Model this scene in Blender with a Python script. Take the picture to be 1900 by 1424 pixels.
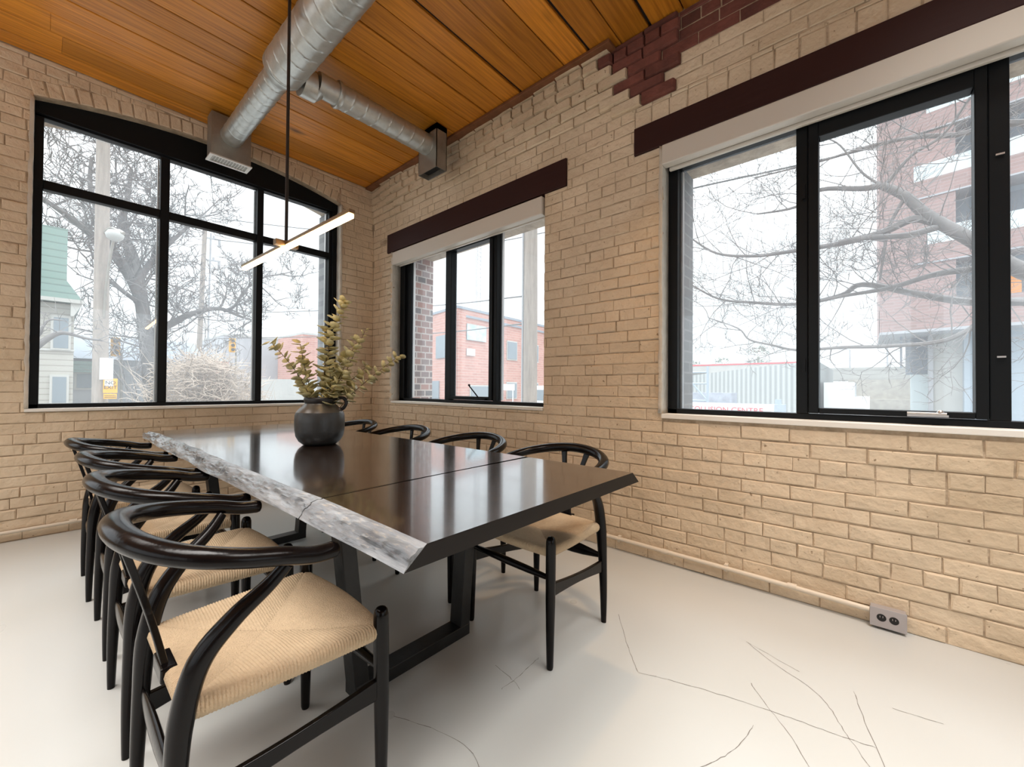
import bpy, math, random
from mathutils import Vector, Matrix, noise
random.seed(7)
for o in list(bpy.data.objects): bpy.data.objects.remove(o)
sc = bpy.context.scene
col = sc.collection
# ---------------------------------------------------------------- camera
W, HH, FPX = 1900, 1424, 758.196
yaw, pitch, roll = 0.719048, 0.0117415, 0.00781127
fwd = Vector((math.cos(yaw)*math.cos(pitch), math.sin(yaw)*math.cos(pitch), math.sin(pitch)))
r0 = Vector((math.sin(yaw), -math.cos(yaw), 0)); u0 = r0.cross(fwd)
rgt = math.cos(roll)*r0 + math.sin(roll)*u0
upv = -math.sin(roll)*r0 + math.cos(roll)*u0
cd = bpy.data.cameras.new('camera'); cam = bpy.data.objects.new('camera', cd); col.objects.link(cam)
cd.sensor_width = 36.0; cd.lens = FPX/W*36.0; cd.clip_start = 0.02; cd.clip_end = 500
m = Matrix(((rgt.x, upv.x, -fwd.x, 0), (rgt.y, upv.y, -fwd.y, 0), (rgt.z, upv.z, -fwd.z, 1.08), (0, 0, 0, 1)))
cam.matrix_world = m
sc.camera = cam
# ---------------------------------------------------------------- world: bright overcast sky
wd = bpy.data.worlds.new('overcast_sky'); sc.world = wd; wd.use_nodes = True
nt = wd.node_tree; nt.nodes.clear()
wo = nt.nodes.new('ShaderNodeOutputWorld'); bg = nt.nodes.new('ShaderNodeBackground')
tc = nt.nodes.new('ShaderNodeTexCoord'); sx = nt.nodes.new('ShaderNodeSeparateXYZ')
rp = nt.nodes.new('ShaderNodeValToRGB'); nz = nt.nodes.new('ShaderNodeTexNoise'); mx = nt.nodes.new('ShaderNodeMixRGB')
nt.links.new(tc.outputs['Generated'], sx.inputs[0]); nt.links.new(sx.outputs['Z'], rp.inputs[0])
rp.color_ramp.elements[0].position = 0.0; rp.color_ramp.elements[0].color = (0.74, 0.79, 0.82, 1)
rp.color_ramp.elements[1].position = 0.95; rp.color_ramp.elements[1].color = (4.2, 4.35, 4.5, 1)
e = rp.color_ramp.elements.new(0.3); e.color = (0.95, 1.0, 1.04, 1)
e = rp.color_ramp.elements.new(0.5); e.color = (1.5, 1.56, 1.62, 1)
nt.links.new(tc.outputs['Generated'], nz.inputs['Vector']); nz.inputs['Scale'].default_value = 2.2; nz.inputs['Detail'].default_value = 4
mx.blend_type = 'MULTIPLY'; mx.inputs[0].default_value = 0.12
nt.links.new(rp.outputs[0], mx.inputs[1]); nt.links.new(nz.outputs['Fac'], mx.inputs[2])
nt.links.new(mx.outputs[0], bg.inputs[0]); bg.inputs[1].default_value = 1.6
nt.links.new(bg.outputs[0], wo.inputs[0])
# ---------------------------------------------------------------- unseen fill lights added to brighten the room, then the warm track lamp
def area(name, loc, size, power, colr, rot=(0, 0, 0), sy=None, spread=None):
    l = bpy.data.lights.new(name, 'AREA'); l.energy = power; l.color = colr; l.size = size
    if sy: l.shape = 'RECTANGLE'; l.size_y = sy
    if spread: l.spread = math.radians(spread)
    o = bpy.data.objects.new(name, l); col.objects.link(o); o.location = loc; o.rotation_euler = rot
    return o
FILL_TINT = (1.0, 0.965, 0.92)
area('fill_light', (-0.7, 0.8, 3.3), 2.0, 42, FILL_TINT, sy=1.1, spread=95)
area('fill_light', (1.1, -0.7, 3.3), 2.0, 46, FILL_TINT, sy=1.1, spread=95)
area('fill_light', (-1.5, 2.9, 3.3), 2.0, 42, FILL_TINT, sy=1.1, spread=95)
area('track_lamp', (1.55, 0.75, 3.34), 0.10, 3.5, (1.0, 0.62, 0.32), rot=(0, math.radians(-12), 0), spread=70)
vs = sc.view_settings
vs.view_transform = 'Standard'; vs.look = 'None'; vs.gamma = 1.0; vs.use_curve_mapping = False
vs.exposure = 0.22
cy = sc.cycles
cy.max_bounces = 10; cy.diffuse_bounces = 5; cy.glossy_bounces = 4; cy.transmission_bounces = 8; cy.transparent_max_bounces = 12
cy.caustics_reflective = False; cy.caustics_refractive = False; cy.sample_clamp_indirect = 6.0
cy.use_denoising = True

# ================================================================ helpers
class MB:
    def __init__(s): s.v = []; s.f = []; s.mi = []; s.uv = {}
    def quad(s, a, b, c, d, mi=0):
        n = len(s.v); s.v += [a, b, c, d]; s.f.append((n, n+1, n+2, n+3)); s.mi.append(mi)
    def box(s, x0, x1, y0, y1, z0, z1, mi=0):
        n = len(s.v)
        s.v += [(x0,y0,z0),(x1,y0,z0),(x1,y1,z0),(x0,y1,z0),(x0,y0,z1),(x1,y0,z1),(x1,y1,z1),(x0,y1,z1)]
        for q in ((0,3,2,1),(4,5,6,7),(0,1,5,4),(1,2,6,5),(2,3,7,6),(3,0,4,7)):
            s.f.append(tuple(n+i for i in q)); s.mi.append(mi)
        return s
    def bar(s, p, q, w, h, up=(0,0,1), mi=0):
        p = Vector(p); q = Vector(q); d = (q-p).normalized(); u = Vector(up)
        sd = d.cross(u)
        if sd.length < 1e-4: sd = d.cross(Vector((1,0,0)))
        sd.normalize(); u = sd.cross(d)
        n = len(s.v)
        for e in (p, q):
            for a, b in ((-1,-1),(1,-1),(1,1),(-1,1)):
                s.v.append(tuple(e + sd*a*w/2 + u*b*h/2))
        for f in ((0,1,2,3),(7,6,5,4),(0,4,5,1),(1,5,6,2),(2,6,7,3),(3,7,4,0)):
            s.f.append(tuple(n+i for i in f)); s.mi.append(mi)
        return s
    def tube(s, pts, r, seg=12, caps=True, mi=0, flat=None, ref=None):
        """pts list, r number or list; flat=(a,b) scales the section along its two axes"""
        pts = [Vector(p) for p in pts]; k = len(pts)
        R = r if isinstance(r, (list, tuple)) else [r]*k
        n0 = len(s.v); prev = None
        for i, p in enumerate(pts):
            t = (pts[min(i+1, k-1)] - pts[max(i-1, 0)])
            if t.length < 1e-9: t = Vector((0,0,1))
            t.normalize()
            if ref is not None:
                a = Vector(ref); a = a - t*a.dot(t)
            elif prev is None:
                a = Vector((0,0,1)) if abs(t.z) < 0.9 else Vector((1,0,0)); a = a - t*a.dot(t)
            else: a = prev - t*prev.dot(t)
            a.normalize(); prev = a; b = t.cross(a)
            fa, fb = flat if flat else (1, 1)
            for j in range(seg):
                th = 2*math.pi*j/seg
                s.v.append(tuple(p + a*math.cos(th)*R[i]*fa + b*math.sin(th)*R[i]*fb))
        for i in range(k-1):
            for j in range(seg):
                q = (j+1) % seg
                s.f.append((n0+i*seg+j, n0+i*seg+q, n0+(i+1)*seg+q, n0+(i+1)*seg+j)); s.mi.append(mi)
        if caps:
            s.f.append(tuple(n0+j for j in reversed(range(seg)))); s.mi.append(mi)
            s.f.append(tuple(n0+(k-1)*seg+j for j in range(seg))); s.mi.append(mi)
        return s
    def lathe(s, prof, c=(0,0), seg=32, mi=0, close=True):
        n0 = len(s.v)
        for r, z in prof:
            for j in range(seg):
                a = 2*math.pi*j/seg; s.v.append((c[0]+r*math.cos(a), c[1]+r*math.sin(a), z))
        for i in range(len(prof)-1):
            for j in range(seg):
                q = (j+1) % seg
                s.f.append((n0+i*seg+j, n0+i*seg+q, n0+(i+1)*seg+q, n0+(i+1)*seg+j)); s.mi.append(mi)
        if close:
            s.f.append(tuple(n0+j for j in reversed(range(seg)))); s.mi.append(mi)
            k = len(prof)-1
            s.f.append(tuple(n0+k*seg+j for j in range(seg))); s.mi.append(mi)
        return s
    def prism(s, poly, z0, z1, mi=0):
        n = len(s.v); k = len(poly)
        s.v += [(x, y, z0) for x, y in poly] + [(x, y, z1) for x, y in poly]
        s.f.append(tuple(n+i for i in reversed(range(k)))); s.mi.append(mi)
        s.f.append(tuple(n+k+i for i in range(k))); s.mi.append(mi)
        for i in range(k):
            j = (i+1) % k; s.f.append((n+i, n+j, n+k+j, n+k+i)); s.mi.append(mi)
        return s
    def xform(s, M, start=0):
        for i in range(start, len(s.v)): s.v[i] = tuple(M @ Vector(s.v[i]))
        return s
    def build(s, name, mats, parent=None, smooth=None, bevel=0):
        me = bpy.data.meshes.new(name); me.from_pydata(s.v, [], s.f)
        if not isinstance(mats, (list, tuple)): mats = [mats]
        for m_ in mats: me.materials.append(m_)
        me.polygons.foreach_set('material_index', s.mi)
        if smooth is not None:
            me.polygons.foreach_set('use_smooth', [True]*len(s.f))
            if smooth < 179:
                me.set_sharp_from_angle(angle=math.radians(smooth))
        me.update()
        o = bpy.data.objects.new(name, me); col.objects.link(o)
        if parent is not None: o.parent = parent
        if bevel:
            b = o.modifiers.new('bevel', 'BEVEL'); b.width = bevel; b.segments = 2; b.limit_method = 'ANGLE'; b.angle_limit = math.radians(40)
        return o
def empty(name, loc=(0,0,0), rz=0):
    o = bpy.data.objects.new(name, None); col.objects.link(o); o.location = loc; o.rotation_euler = (0,0,rz); o.empty_display_size = 0.1
    return o
def tag(o, label=None, cat=None, group=None, kind=None):
    if label: o['label'] = label
    if cat: o['category'] = cat
    if group: o['group'] = group
    if kind: o['kind'] = kind
    return o
def copy_tree(o, parent=None):
    c = o.copy(); col.objects.link(c)
    if parent is not None: c.parent = parent
    for ch in list(o.children): copy_tree(ch, c)
    return c
def crom(P, n=8):
    P = [Vector(p) for p in P]; out = []
    for i in range(len(P)-1):
        a = P[max(i-1,0)]; b = P[i]; c = P[i+1]; d = P[min(i+2,len(P)-1)]
        for k in range(n):
            t = k/n
            out.append(0.5*((2*b)+(c-a)*t+(2*a-5*b+4*c-d)*t*t+(3*b-a-3*c+d)*t**3))
    out.append(P[-1]); return out
def lerpl(L, n):
    out = []
    for i in range(n):
        t = i/(n-1)*(len(L)-1); k = min(int(t), len(L)-2); out.append(L[k]+(L[k+1]-L[k])*(t-k))
    return out

# ================================================================ materials
def mat(name, base, rough=0.6, metal=0.0, spec=0.5, bump=0, bscale=40, var=0, vscale=8, coat=0, emis=None, estr=0, vcol=None, stretch=None, island=0, detail=4):
    m = bpy.data.materials.new(name); m.use_nodes = True; n = m.node_tree; b = n.nodes['Principled BSDF']
    b.inputs['Base Color'].default_value = (*base, 1); b.inputs['Roughness'].default_value = rough
    b.inputs['Metallic'].default_value = metal; b.inputs['Specular IOR Level'].default_value = spec
    if coat: b.inputs['Coat Weight'].default_value = coat; b.inputs['Coat Roughness'].default_value = 0.08
    if emis: b.inputs['Emission Color'].default_value = (*emis, 1); b.inputs['Emission Strength'].default_value = estr
    if bump or var or island:
        t = n.nodes.new('ShaderNodeTexCoord'); mp = n.nodes.new('ShaderNodeMapping')
        n.links.new(t.outputs['Object'], mp.inputs[0])
        if stretch: mp.inputs['Scale'].default_value = stretch
    if var:
        z = n.nodes.new('ShaderNodeTexNoise'); z.inputs['Scale'].default_value = vscale; z.inputs['Detail'].default_value = detail; z.inputs['Roughness'].default_value = 0.65
        n.links.new(mp.outputs[0], z.inputs['Vector'])
        r = n.nodes.new('ShaderNodeValToRGB'); r.color_ramp.elements[0].position = 0.3; r.color_ramp.elements[1].position = 0.7
        c2 = vcol if vcol else tuple(c*(1-var) for c in base)
        r.color_ramp.elements[0].color = (*c2, 1); r.color_ramp.elements[1].color = (*base, 1)
        n.links.new(z.outputs['Fac'], r.inputs[0]); last = r.outputs[0]
        if island:
            g = n.nodes.new('ShaderNodeNewGeometry'); h = n.nodes.new('ShaderNodeHueSaturation')
            mr = n.nodes.new('ShaderNodeMapRange'); mr.inputs['To Min'].default_value = 1-island; mr.inputs['To Max'].default_value = 1+island
            n.links.new(g.outputs['Random Per Island'], mr.inputs['Value']); n.links.new(mr.outputs[0], h.inputs['Value'])
            n.links.new(last, h.inputs['Color']); last = h.outputs[0]
        n.links.new(last, b.inputs['Base Color'])
    if bump:
        z2 = n.nodes.new('ShaderNodeTexNoise'); z2.inputs['Scale'].default_value = bscale; z2.inputs['Detail'].default_value = 5
        n.links.new(mp.outputs[0], z2.inputs['Vector'])
        bp = n.nodes.new('ShaderNodeBump'); bp.inputs['Strength'].default_value = bump; bp.inputs['Distance'].default_value = 0.01
        n.links.new(z2.outputs['Fac'], bp.inputs['Height']); n.links.new(bp.outputs[0], b.inputs['Normal'])
    return m
M = {}
M['paint_brick'] = mat('painted_brick', (0.72, 0.59, 0.43), 0.6, bump=0.8, bscale=30, var=0.16, vscale=5, vcol=(0.64, 0.51, 0.36), island=0.04)
def pits(m):
    n = m.node_tree; b = n.nodes['Principled BSDF']; src = b.inputs['Base Color'].links[0].from_socket
    t = n.nodes.new('ShaderNodeTexCoord'); z = n.nodes.new('ShaderNodeTexNoise'); z.inputs['Scale'].default_value = 34; z.inputs['Detail'].default_value = 3
    r = n.nodes.new('ShaderNodeValToRGB'); r.color_ramp.elements[0].position = .255; r.color_ramp.elements[0].color = (.42, .36, .30, 1); r.color_ramp.elements[1].position = .31; r.color_ramp.elements[1].color = (1, 1, 1, 1)
    z3 = n.nodes.new('ShaderNodeTexNoise'); z3.inputs['Scale'].default_value = 1.4; z3.inputs['Detail'].default_value = 5
    r3 = n.nodes.new('ShaderNodeValToRGB'); r3.color_ramp.elements[0].position = .3; r3.color_ramp.elements[0].color = (.80, .77, .72, 1); r3.color_ramp.elements[1].position = .62; r3.color_ramp.elements[1].color = (1, 1, 1, 1)
    x = n.nodes.new('ShaderNodeMixRGB'); x.blend_type = 'MULTIPLY'; x.inputs[0].default_value = 1; x3 = n.nodes.new('ShaderNodeMixRGB'); x3.blend_type = 'MULTIPLY'; x3.inputs[0].default_value = 1
    n.links.new(t.outputs['Object'], z.inputs['Vector']); n.links.new(t.outputs['Object'], z3.inputs['Vector'])
    n.links.new(z.outputs['Fac'], r.inputs[0]); n.links.new(z3.outputs['Fac'], r3.inputs[0])
    n.links.new(src, x.inputs[1]); n.links.new(r.outputs[0], x.inputs[2]); n.links.new(x.outputs[0], x3.inputs[1]); n.links.new(r3.outputs[0], x3.inputs[2]); n.links.new(x3.outputs[0], b.inputs['Base Color'])
    # second, coarser relief under the fine one
    z2 = n.nodes.new('ShaderNodeTexNoise'); z2.inputs['Scale'].default_value = 11; z2.inputs['Detail'].default_value = 3; bp = n.nodes.new('ShaderNodeBump'); bp.inputs['Strength'].default_value = .9; bp.inputs['Distance'].default_value = .012
    n.links.new(t.outputs['Object'], z2.inputs['Vector']); n.links.new(z2.outputs['Fac'], bp.inputs['Height'])
    for q in n.nodes:
        if q.type == 'BUMP' and q != bp: n.links.new(bp.outputs[0], q.inputs['Normal'])
pits(M['paint_brick'])
M['mortar'] = mat('painted_mortar', (0.58, 0.455, 0.325), 0.85, bump=0.8, bscale=40, var=0.5, vscale=9, vcol=(0.26, 0.19, 0.12))
M['red_brick'] = mat('bare_red_brick', (0.17, 0.055, 0.04), 0.85, bump=0.5, bscale=40, var=0.4, vscale=9, island=0.3)
M['dark_lintel'] = mat('oiled_dark_timber', (0.030, 0.009, 0.008), 0.55, spec=0.25, bump=0.2, bscale=20, stretch=(1,0.1,1))
M['black_board'] = mat('black_painted_board', (0.006, 0.006, 0.006), 0.6, spec=0.15, bump=0.15, bscale=18)
M['black_frame'] = mat('black_window_metal', (0.008, 0.009, 0.010), 0.36, spec=0.14)
M['plaster'] = mat('sill_white', (0.80, 0.77, 0.71), 0.5, bump=0.1, bscale=30)
M['jamb'] = mat('jamb_plaster', (0.66, 0.60, 0.51), 0.7, bump=0.9, bscale=24, var=0.2)
M['blind'] = mat('blind_metal', (0.62, 0.57, 0.50), 0.45)
M['blind_in'] = mat('blind_gap', (0.10, 0.085, 0.07), 0.6)
M['galv'] = mat('galvanised_steel', (0.60, 0.61, 0.58), 0.38, metal=0.75, var=0.25, vscale=14, bump=0.05, bscale=30)
M['galv_dark'] = mat('galvanised_box', (0.36, 0.34, 0.30), 0.45, metal=0.7, var=0.2, vscale=9)
M['black'] = mat('black_opening', (0.01, 0.01, 0.01), 0.8)
M['white'] = mat('white_enamel', (0.72, 0.70, 0.66), 0.4)
M['conduit'] = mat('painted_conduit', (0.66, 0.58, 0.47), 0.35)
M['steel'] = mat('brushed_steel', (0.55, 0.52, 0.50), 0.35, metal=0.9)
M['outlet_plate'] = mat('grey_outlet_plate', (0.42, 0.39, 0.39), 0.45, metal=0.3)
M['ebony'] = mat('black_stained_ash', (0.0035, 0.0025, 0.0025), 0.20, spec=0.20, bump=0.04, bscale=120, stretch=(1,1,0.15))
M['cord'] = mat('paper_cord', (0.56, 0.42, 0.27), 0.75, bump=0.5, bscale=260, var=0.12, vscale=60)
M['cord_dark'] = M['cord']
M['rod'] = mat('black_rod', (0.015, 0.013, 0.013), 0.4)
M['brass'] = mat('bronze_channel', (0.28, 0.19, 0.11), 0.35, metal=0.8)
M['led'] = mat('led_strip', (1, 0.8, 0.55), 0.5, emis=(1.0, 0.66, 0.33), estr=22)
M['table_steel'] = mat('blackened_steel', (0.022, 0.022, 0.022), 0.42, metal=0.4, bump=0.12, bscale=30, var=0.4, vscale=12)
def wood_table():
    m = mat('dark_walnut_gloss', (0.036, 0.020, 0.013), 0.16, spec=0.8, coat=1.0, bump=0.012, bscale=3.0, var=0.45, vscale=3.0, stretch=(14, 1.0, 14))
    n = m.node_tree; b = n.nodes['Principled BSDF']
    t = n.nodes.new('ShaderNodeTexCoord'); z = n.nodes.new('ShaderNodeTexNoise'); z.inputs['Scale'].default_value = 3.5; z.inputs['Detail'].default_value = 6
    mr = n.nodes.new('ShaderNodeMapRange'); mr.inputs['To Min'].default_value = 0.10; mr.inputs['To Max'].default_value = 0.26
    n.links.new(t.outputs['Object'], z.inputs['Vector']); n.links.new(z.outputs['Fac'], mr.inputs['Value']); n.links.new(mr.outputs[0], b.inputs['Roughness'])
    return m
M['table_wood'] = wood_table()
M['table_end'] = mat('dark_table_edge', (0.010, 0.008, 0.007), 0.5, spec=0.2)
M['live_edge'] = mat('live_edge_bark', (0.31, 0.325, 0.34), 0.27, bump=1.0, bscale=26, var=0.6, vscale=19, vcol=(0.05, 0.053, 0.06), stretch=(1, 0.16, 1.6), coat=0.3, detail=8)
M['ceramic'] = mat('matte_black_ceramic', (0.040, 0.042, 0.042), 0.38, bump=0.12, bscale=60, var=0.3, vscale=5)
M['ceramic_rim'] = mat('dark_ceramic_rim', (0.012, 0.010, 0.010), 0.4)
M['ceramic_sh'] = mat('vase_shoulder_highlight', (0.11, 0.095, 0.075), 0.28, var=0.4, vscale=7)  # lighter brown paints the light caught by the vase shoulder
M['leaf'] = mat('eucalyptus_leaf', (0.80, 0.70, 0.36), 0.45, var=0.45, vscale=20, vcol=(0.42, 0.40, 0.22), bump=0.1)
M['leaf'].node_tree.nodes['Principled BSDF'].inputs['Transmission Weight'].default_value = 0.0
M['stem'] = mat('leaf_stem', (0.14, 0.10, 0.06), 0.7)
def glass_mat():
    m = bpy.data.materials.new('window_glass'); m.use_nodes = True; n = m.node_tree; n.nodes.clear()
    o = n.nodes.new('ShaderNodeOutputMaterial'); a = n.nodes.new('ShaderNodeBsdfTransparent'); g = n.nodes.new('ShaderNodeBsdfGlossy')
    g.inputs['Roughness'].default_value = 0.02; a.inputs[0].default_value = (0.95, 0.97, 0.97, 1)
    lw = n.nodes.new('ShaderNodeLayerWeight'); lw.inputs['Blend'].default_value = 0.5; pw = n.nodes.new('ShaderNodeMath'); pw.operation = 'POWER'; pw.inputs[1].default_value = 5
    f = n.nodes.new('ShaderNodeMath'); f.operation = 'MULTIPLY_ADD'; f.inputs[1].default_value = 0.96; f.inputs[2].default_value = 0.04
    n.links.new(lw.outputs['Facing'], pw.inputs[0]); n.links.new(pw.outputs[0], f.inputs[0]); x = n.nodes.new('ShaderNodeMixShader')
    du = n.nodes.new('ShaderNodeBsdfTranslucent'); du.inputs[0].default_value = (0.9, 0.95, 1.0, 1); x0 = n.nodes.new('ShaderNodeMixShader'); x0.inputs[0].default_value = 0.085   # translucent veil mixed in to imitate washed-out glare over the view
    n.links.new(a.outputs[0], x0.inputs[1]); n.links.new(du.outputs[0], x0.inputs[2])
    n.links.new(f.outputs[0], x.inputs[0]); n.links.new(x0.outputs[0], x.inputs[1]); n.links.new(g.outputs[0], x.inputs[2]); n.links.new(x.outputs[0], o.inputs[0])
    return m
M['glass'] = glass_mat()
def floor_mat():
    m = mat('sealed_concrete', (0.52, 0.535, 0.525), 0.3, spec=0.5, var=0.12, vscale=0.7, detail=2, vcol=(0.475, 0.48, 0.455), bump=0.03, bscale=4)
    n = m.node_tree; b = n.nodes['Principled BSDF']
    t = n.nodes.new('ShaderNodeTexCoord'); z = n.nodes.new('ShaderNodeTexNoise'); z.inputs['Scale'].default_value = 3; z.inputs['Detail'].default_value = 2; z.inputs['Roughness'].default_value = 0.7
    mr = n.nodes.new('ShaderNodeMapRange'); mr.inputs['To Min'].default_value = 0.24; mr.inputs['To Max'].default_value = 0.36
    n.links.new(t.outputs['Object'], z.inputs['Vector']); n.links.new(z.outputs['Fac'], mr.inputs['Value']); n.links.new(mr.outputs[0], b.inputs['Roughness'])
    return m
M['floor'] = floor_mat()
M['crack'] = mat('crack_dirt', (0.16, 0.14, 0.12), 0.9)
def plank_mat():
    m = mat('varnished_fir', (0.68, 0.265, 0.026), 0.36, spec=0.4, var=0.5, vscale=5, vcol=(0.34, 0.115, 0.010), stretch=(0.35, 9, 1), island=0.26, detail=8)
    n = m.node_tree; b = n.nodes['Principled BSDF']
    # knots
    t = n.nodes.new('ShaderNodeTexCoord'); mp = n.nodes.new('ShaderNodeMapping'); mp.inputs['Scale'].default_value = (1.2, 3.2, 1)
    v = n.nodes.new('ShaderNodeTexVoronoi'); v.inputs['Scale'].default_value = 1.0
    r = n.nodes.new('ShaderNodeValToRGB'); r.color_ramp.elements[0].position = 0.03; r.color_ramp.elements[0].color = (0.25, 0.25, 0.25, 1)
    r.color_ramp.elements[1].position = 0.13; r.color_ramp.elements[1].color = (1, 1, 1, 1)
    x = n.nodes.new('ShaderNodeMixRGB'); x.blend_type = 'MULTIPLY'; x.inputs[0].default_value = 1
    src = b.inputs['Base Color'].links[0].from_socket
    n.links.new(t.outputs['Object'], mp.inputs[0]); n.links.new(mp.outputs[0], v.inputs['Vector']); n.links.new(v.outputs['Distance'], r.inputs[0])
    n.links.new(src, x.inputs[1]); n.links.new(r.outputs[0], x.inputs[2]); n.links.new(x.outputs[0], b.inputs['Base Color'])
    return m
M['plank'] = plank_mat()
M['beam_dark'] = mat('ceiling_void', (0.012, 0.007, 0.006), 0.8)
M['ledger'] = mat('ceiling_ledger', (0.22, 0.085, 0.035), 0.6, var=0.4, vscale=10)
def brick_mat(name, c1, c2, mo, scale=1.0, bw=0.225, rh=0.075, axis='xz', ms=0.012):
    m = bpy.data.materials.new(name); m.use_nodes = True; n = m.node_tree; b = n.nodes['Principled BSDF']; b.inputs['Roughness'].default_value = 0.85
    t = n.nodes.new('ShaderNodeTexCoord'); s = n.nodes.new('ShaderNodeSeparateXYZ'); c = n.nodes.new('ShaderNodeCombineXYZ')
    n.links.new(t.outputs['Object'], s.inputs[0])
    if axis == 'sum':
        ad = n.nodes.new('ShaderNodeMath'); ad.operation = 'ADD'; n.links.new(s.outputs['X'], ad.inputs[0]); n.links.new(s.outputs['Y'], ad.inputs[1]); n.links.new(ad.outputs[0], c.inputs[0])
    else: n.links.new(s.outputs['X' if axis == 'xz' else 'Y'], c.inputs[0])
    n.links.new(s.outputs['Z'], c.inputs[1])
    k = n.nodes.new('ShaderNodeTexBrick'); k.inputs['Scale'].default_value = scale; k.inputs['Brick Width'].default_value = bw; k.inputs['Row Height'].default_value = rh
    k.inputs['Mortar Size'].default_value = ms; k.inputs['Color1'].default_value = (*c1, 1); k.inputs['Color2'].default_value = (*c2, 1); k.inputs['Mortar'].default_value = (*mo, 1)
    n.links.new(c.outputs[0], k.inputs['Vector']); n.links.new(k.outputs['Color'], b.inputs['Base Color'])
    return m
M['ext_red'] = brick_mat('exterior_red_brick', (0.32, 0.12, 0.08), (0.09, 0.07, 0.07), (0.50, 0.42, 0.38))
M['ext_grey'] = brick_mat('exterior_grey_brick', (0.17, 0.17, 0.175), (0.13, 0.13, 0.135), (0.22, 0.22, 0.22), ms=0.007)
M['far_red'] = brick_mat('far_red_brick', (0.50, 0.25, 0.20), (0.42, 0.20, 0.16), (0.50, 0.36, 0.31), bw=0.6, rh=0.2, axis='sum', ms=0.015)
M['modern_red'] = brick_mat('modern_red_brick', (0.33, 0.215, 0.20), (0.27, 0.18, 0.165), (0.33, 0.26, 0.25), bw=0.9, rh=0.14, axis='sum', ms=0.012)
# ================================================================ room shell
XA, YB, ZC = 2.555, 4.445, 3.42
XO, YO = 3.10, 4.95            # outer faces of the walls
def rsub(rs, o):
    out = []
    for (a0, a1, b0, b1) in rs:
        c0, c1, d0, d1 = max(a0, o[0]), min(a1, o[1]), max(b0, o[2]), min(b1, o[3])
        if c0 >= c1 or d0 >= d1: out.append((a0, a1, b0, b1)); continue
        if a0 < c0: out.append((a0, c0, b0, b1))
        if c1 < a1: out.append((c1, a1, b0, b1))
        if b0 < d0: out.append((c0, c1, b0, d0))
        if d1 < b1: out.append((c0, c1, d1, b1))
    return [r for r in out if r[1]-r[0] > 0.012 and r[3]-r[2] > 0.012]
def brick(mb, put, a0, a1, b0, b1, prot, mi=0, ch=0.006):
    """one brick: raised block with chamfered face. put(a,b,p) -> world, p = distance out of the mortar face"""
    j = lambda s: random.uniform(-s, s)
    c = min(ch, (a1-a0)/4, (b1-b0)/4)
    P = [(a0, b0), (a1, b0), (a1, b1), (a0, b1)]
    I = [(a0+c, b0+c), (a1-c, b0+c), (a1-c, b1-c), (a0+c, b1-c)]
    n = len(mb.v)
    for a, b in P: mb.v.append(put(a+j(.0012), b+j(.0012), -0.004))
    for a, b in P: mb.v.append(put(a+j(.0018), b+j(.0018), prot*0.55+j(.0008)))
    for a, b in I: mb.v.append(put(a+j(.003), b+j(.003), prot+j(.002)))
    for r in (0, 4):
        for k in range(4):
            q = (k+1) % 4; mb.f.append((n+r+k, n+r+q, n+r+4+q, n+r+4+k)); mb.mi.append(mi)
    mb.f.append((n+8, n+9, n+10, n+11)); mb.mi.append(mi)
def brick_field(mb, put, a0, a1, b1, holes, rednes=None, step=None, seed=1):
    random.seed(seed); H = 0.0735; row = 0; z = 0.0
    while z < b1-0.02:
        hdr = (row % 6 == 3)
        L = 0.112 if hdr else 0.222
        off = (0.056 if hdr else (0.0 if row % 2 else 0.111)) + random.uniform(-0.012, 0.012)
        a = a0 - off; zt = min(z+H, b1)
        while a < a1:
            l = L + random.uniform(-0.008, 0.008); g = random.choice((0.0045, 0.0035, 0.0028, 0.0012))
            s0, s1 = max(a+g, a0), min(a+l-g, a1)
            wob = random.uniform(-0.0015, 0.0015)
            if s1-s0 > 0.015:
                rs = [(s0, s1, z+0.0032+wob, zt-0.0032+wob)]
                for h in holes: rs = rsub(rs, h)
                ca, cb = (s0+s1)/2, (z+zt)/2
                mi = 1 if rednes and rednes(ca, cb) else 0
                p = random.uniform(0.0015, 0.0080) + (step(ca, cb) if step else 0)
                for r in rs: brick(mb, put, *r, p, mi)
            a += l
        z += H; row += 1
# ---- wall_right : plane x = XA, windows 2 and 3
holesA = [(1.91, 4.03, 0.905, 2.62), (1.70, 4.135, 2.60, 2.812), (-1.62, 0.985, 0.895, 2.64), (-1.75, 1.172, 2.62, 2.802)]
mb = MB()
putA = lambda a, b, p: (XA+0.004-p, a, b)
def redA(y, z):
    return (z > 3.31 and -0.6 < y < 1.38) or (z > 3.10 and 0.93 < y < 1.30) or (z > 2.97 and 0.93 < y < 1.20) or (z > 3.17 and -0.6 < y <= 0.95)
def stepA(y, z):
    s = 0.0
    if y > 1.32 and z > 2.98: s = 0.016*int((z-2.98)/0.0735+1)*(0.75+0.5*noise.noise(Vector((y*1.7, z*2, 3))))
    if y <= 1.32 and z > 2.95 and y > 0.93: s = 0.03
    return s
soldier = [(-1.62, 1.172, 2.802, 2.915)]
brick_field(mb, putA, -1.9, YB, ZC-0.002, holesA + soldier, redA, stepA, seed=3)
y = 1.165
while y > -1.6:
    brick(mb, putA, y-0.104, y, 2.808, 2.912, random.uniform(.004, .008)); y -= 0.1125
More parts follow.
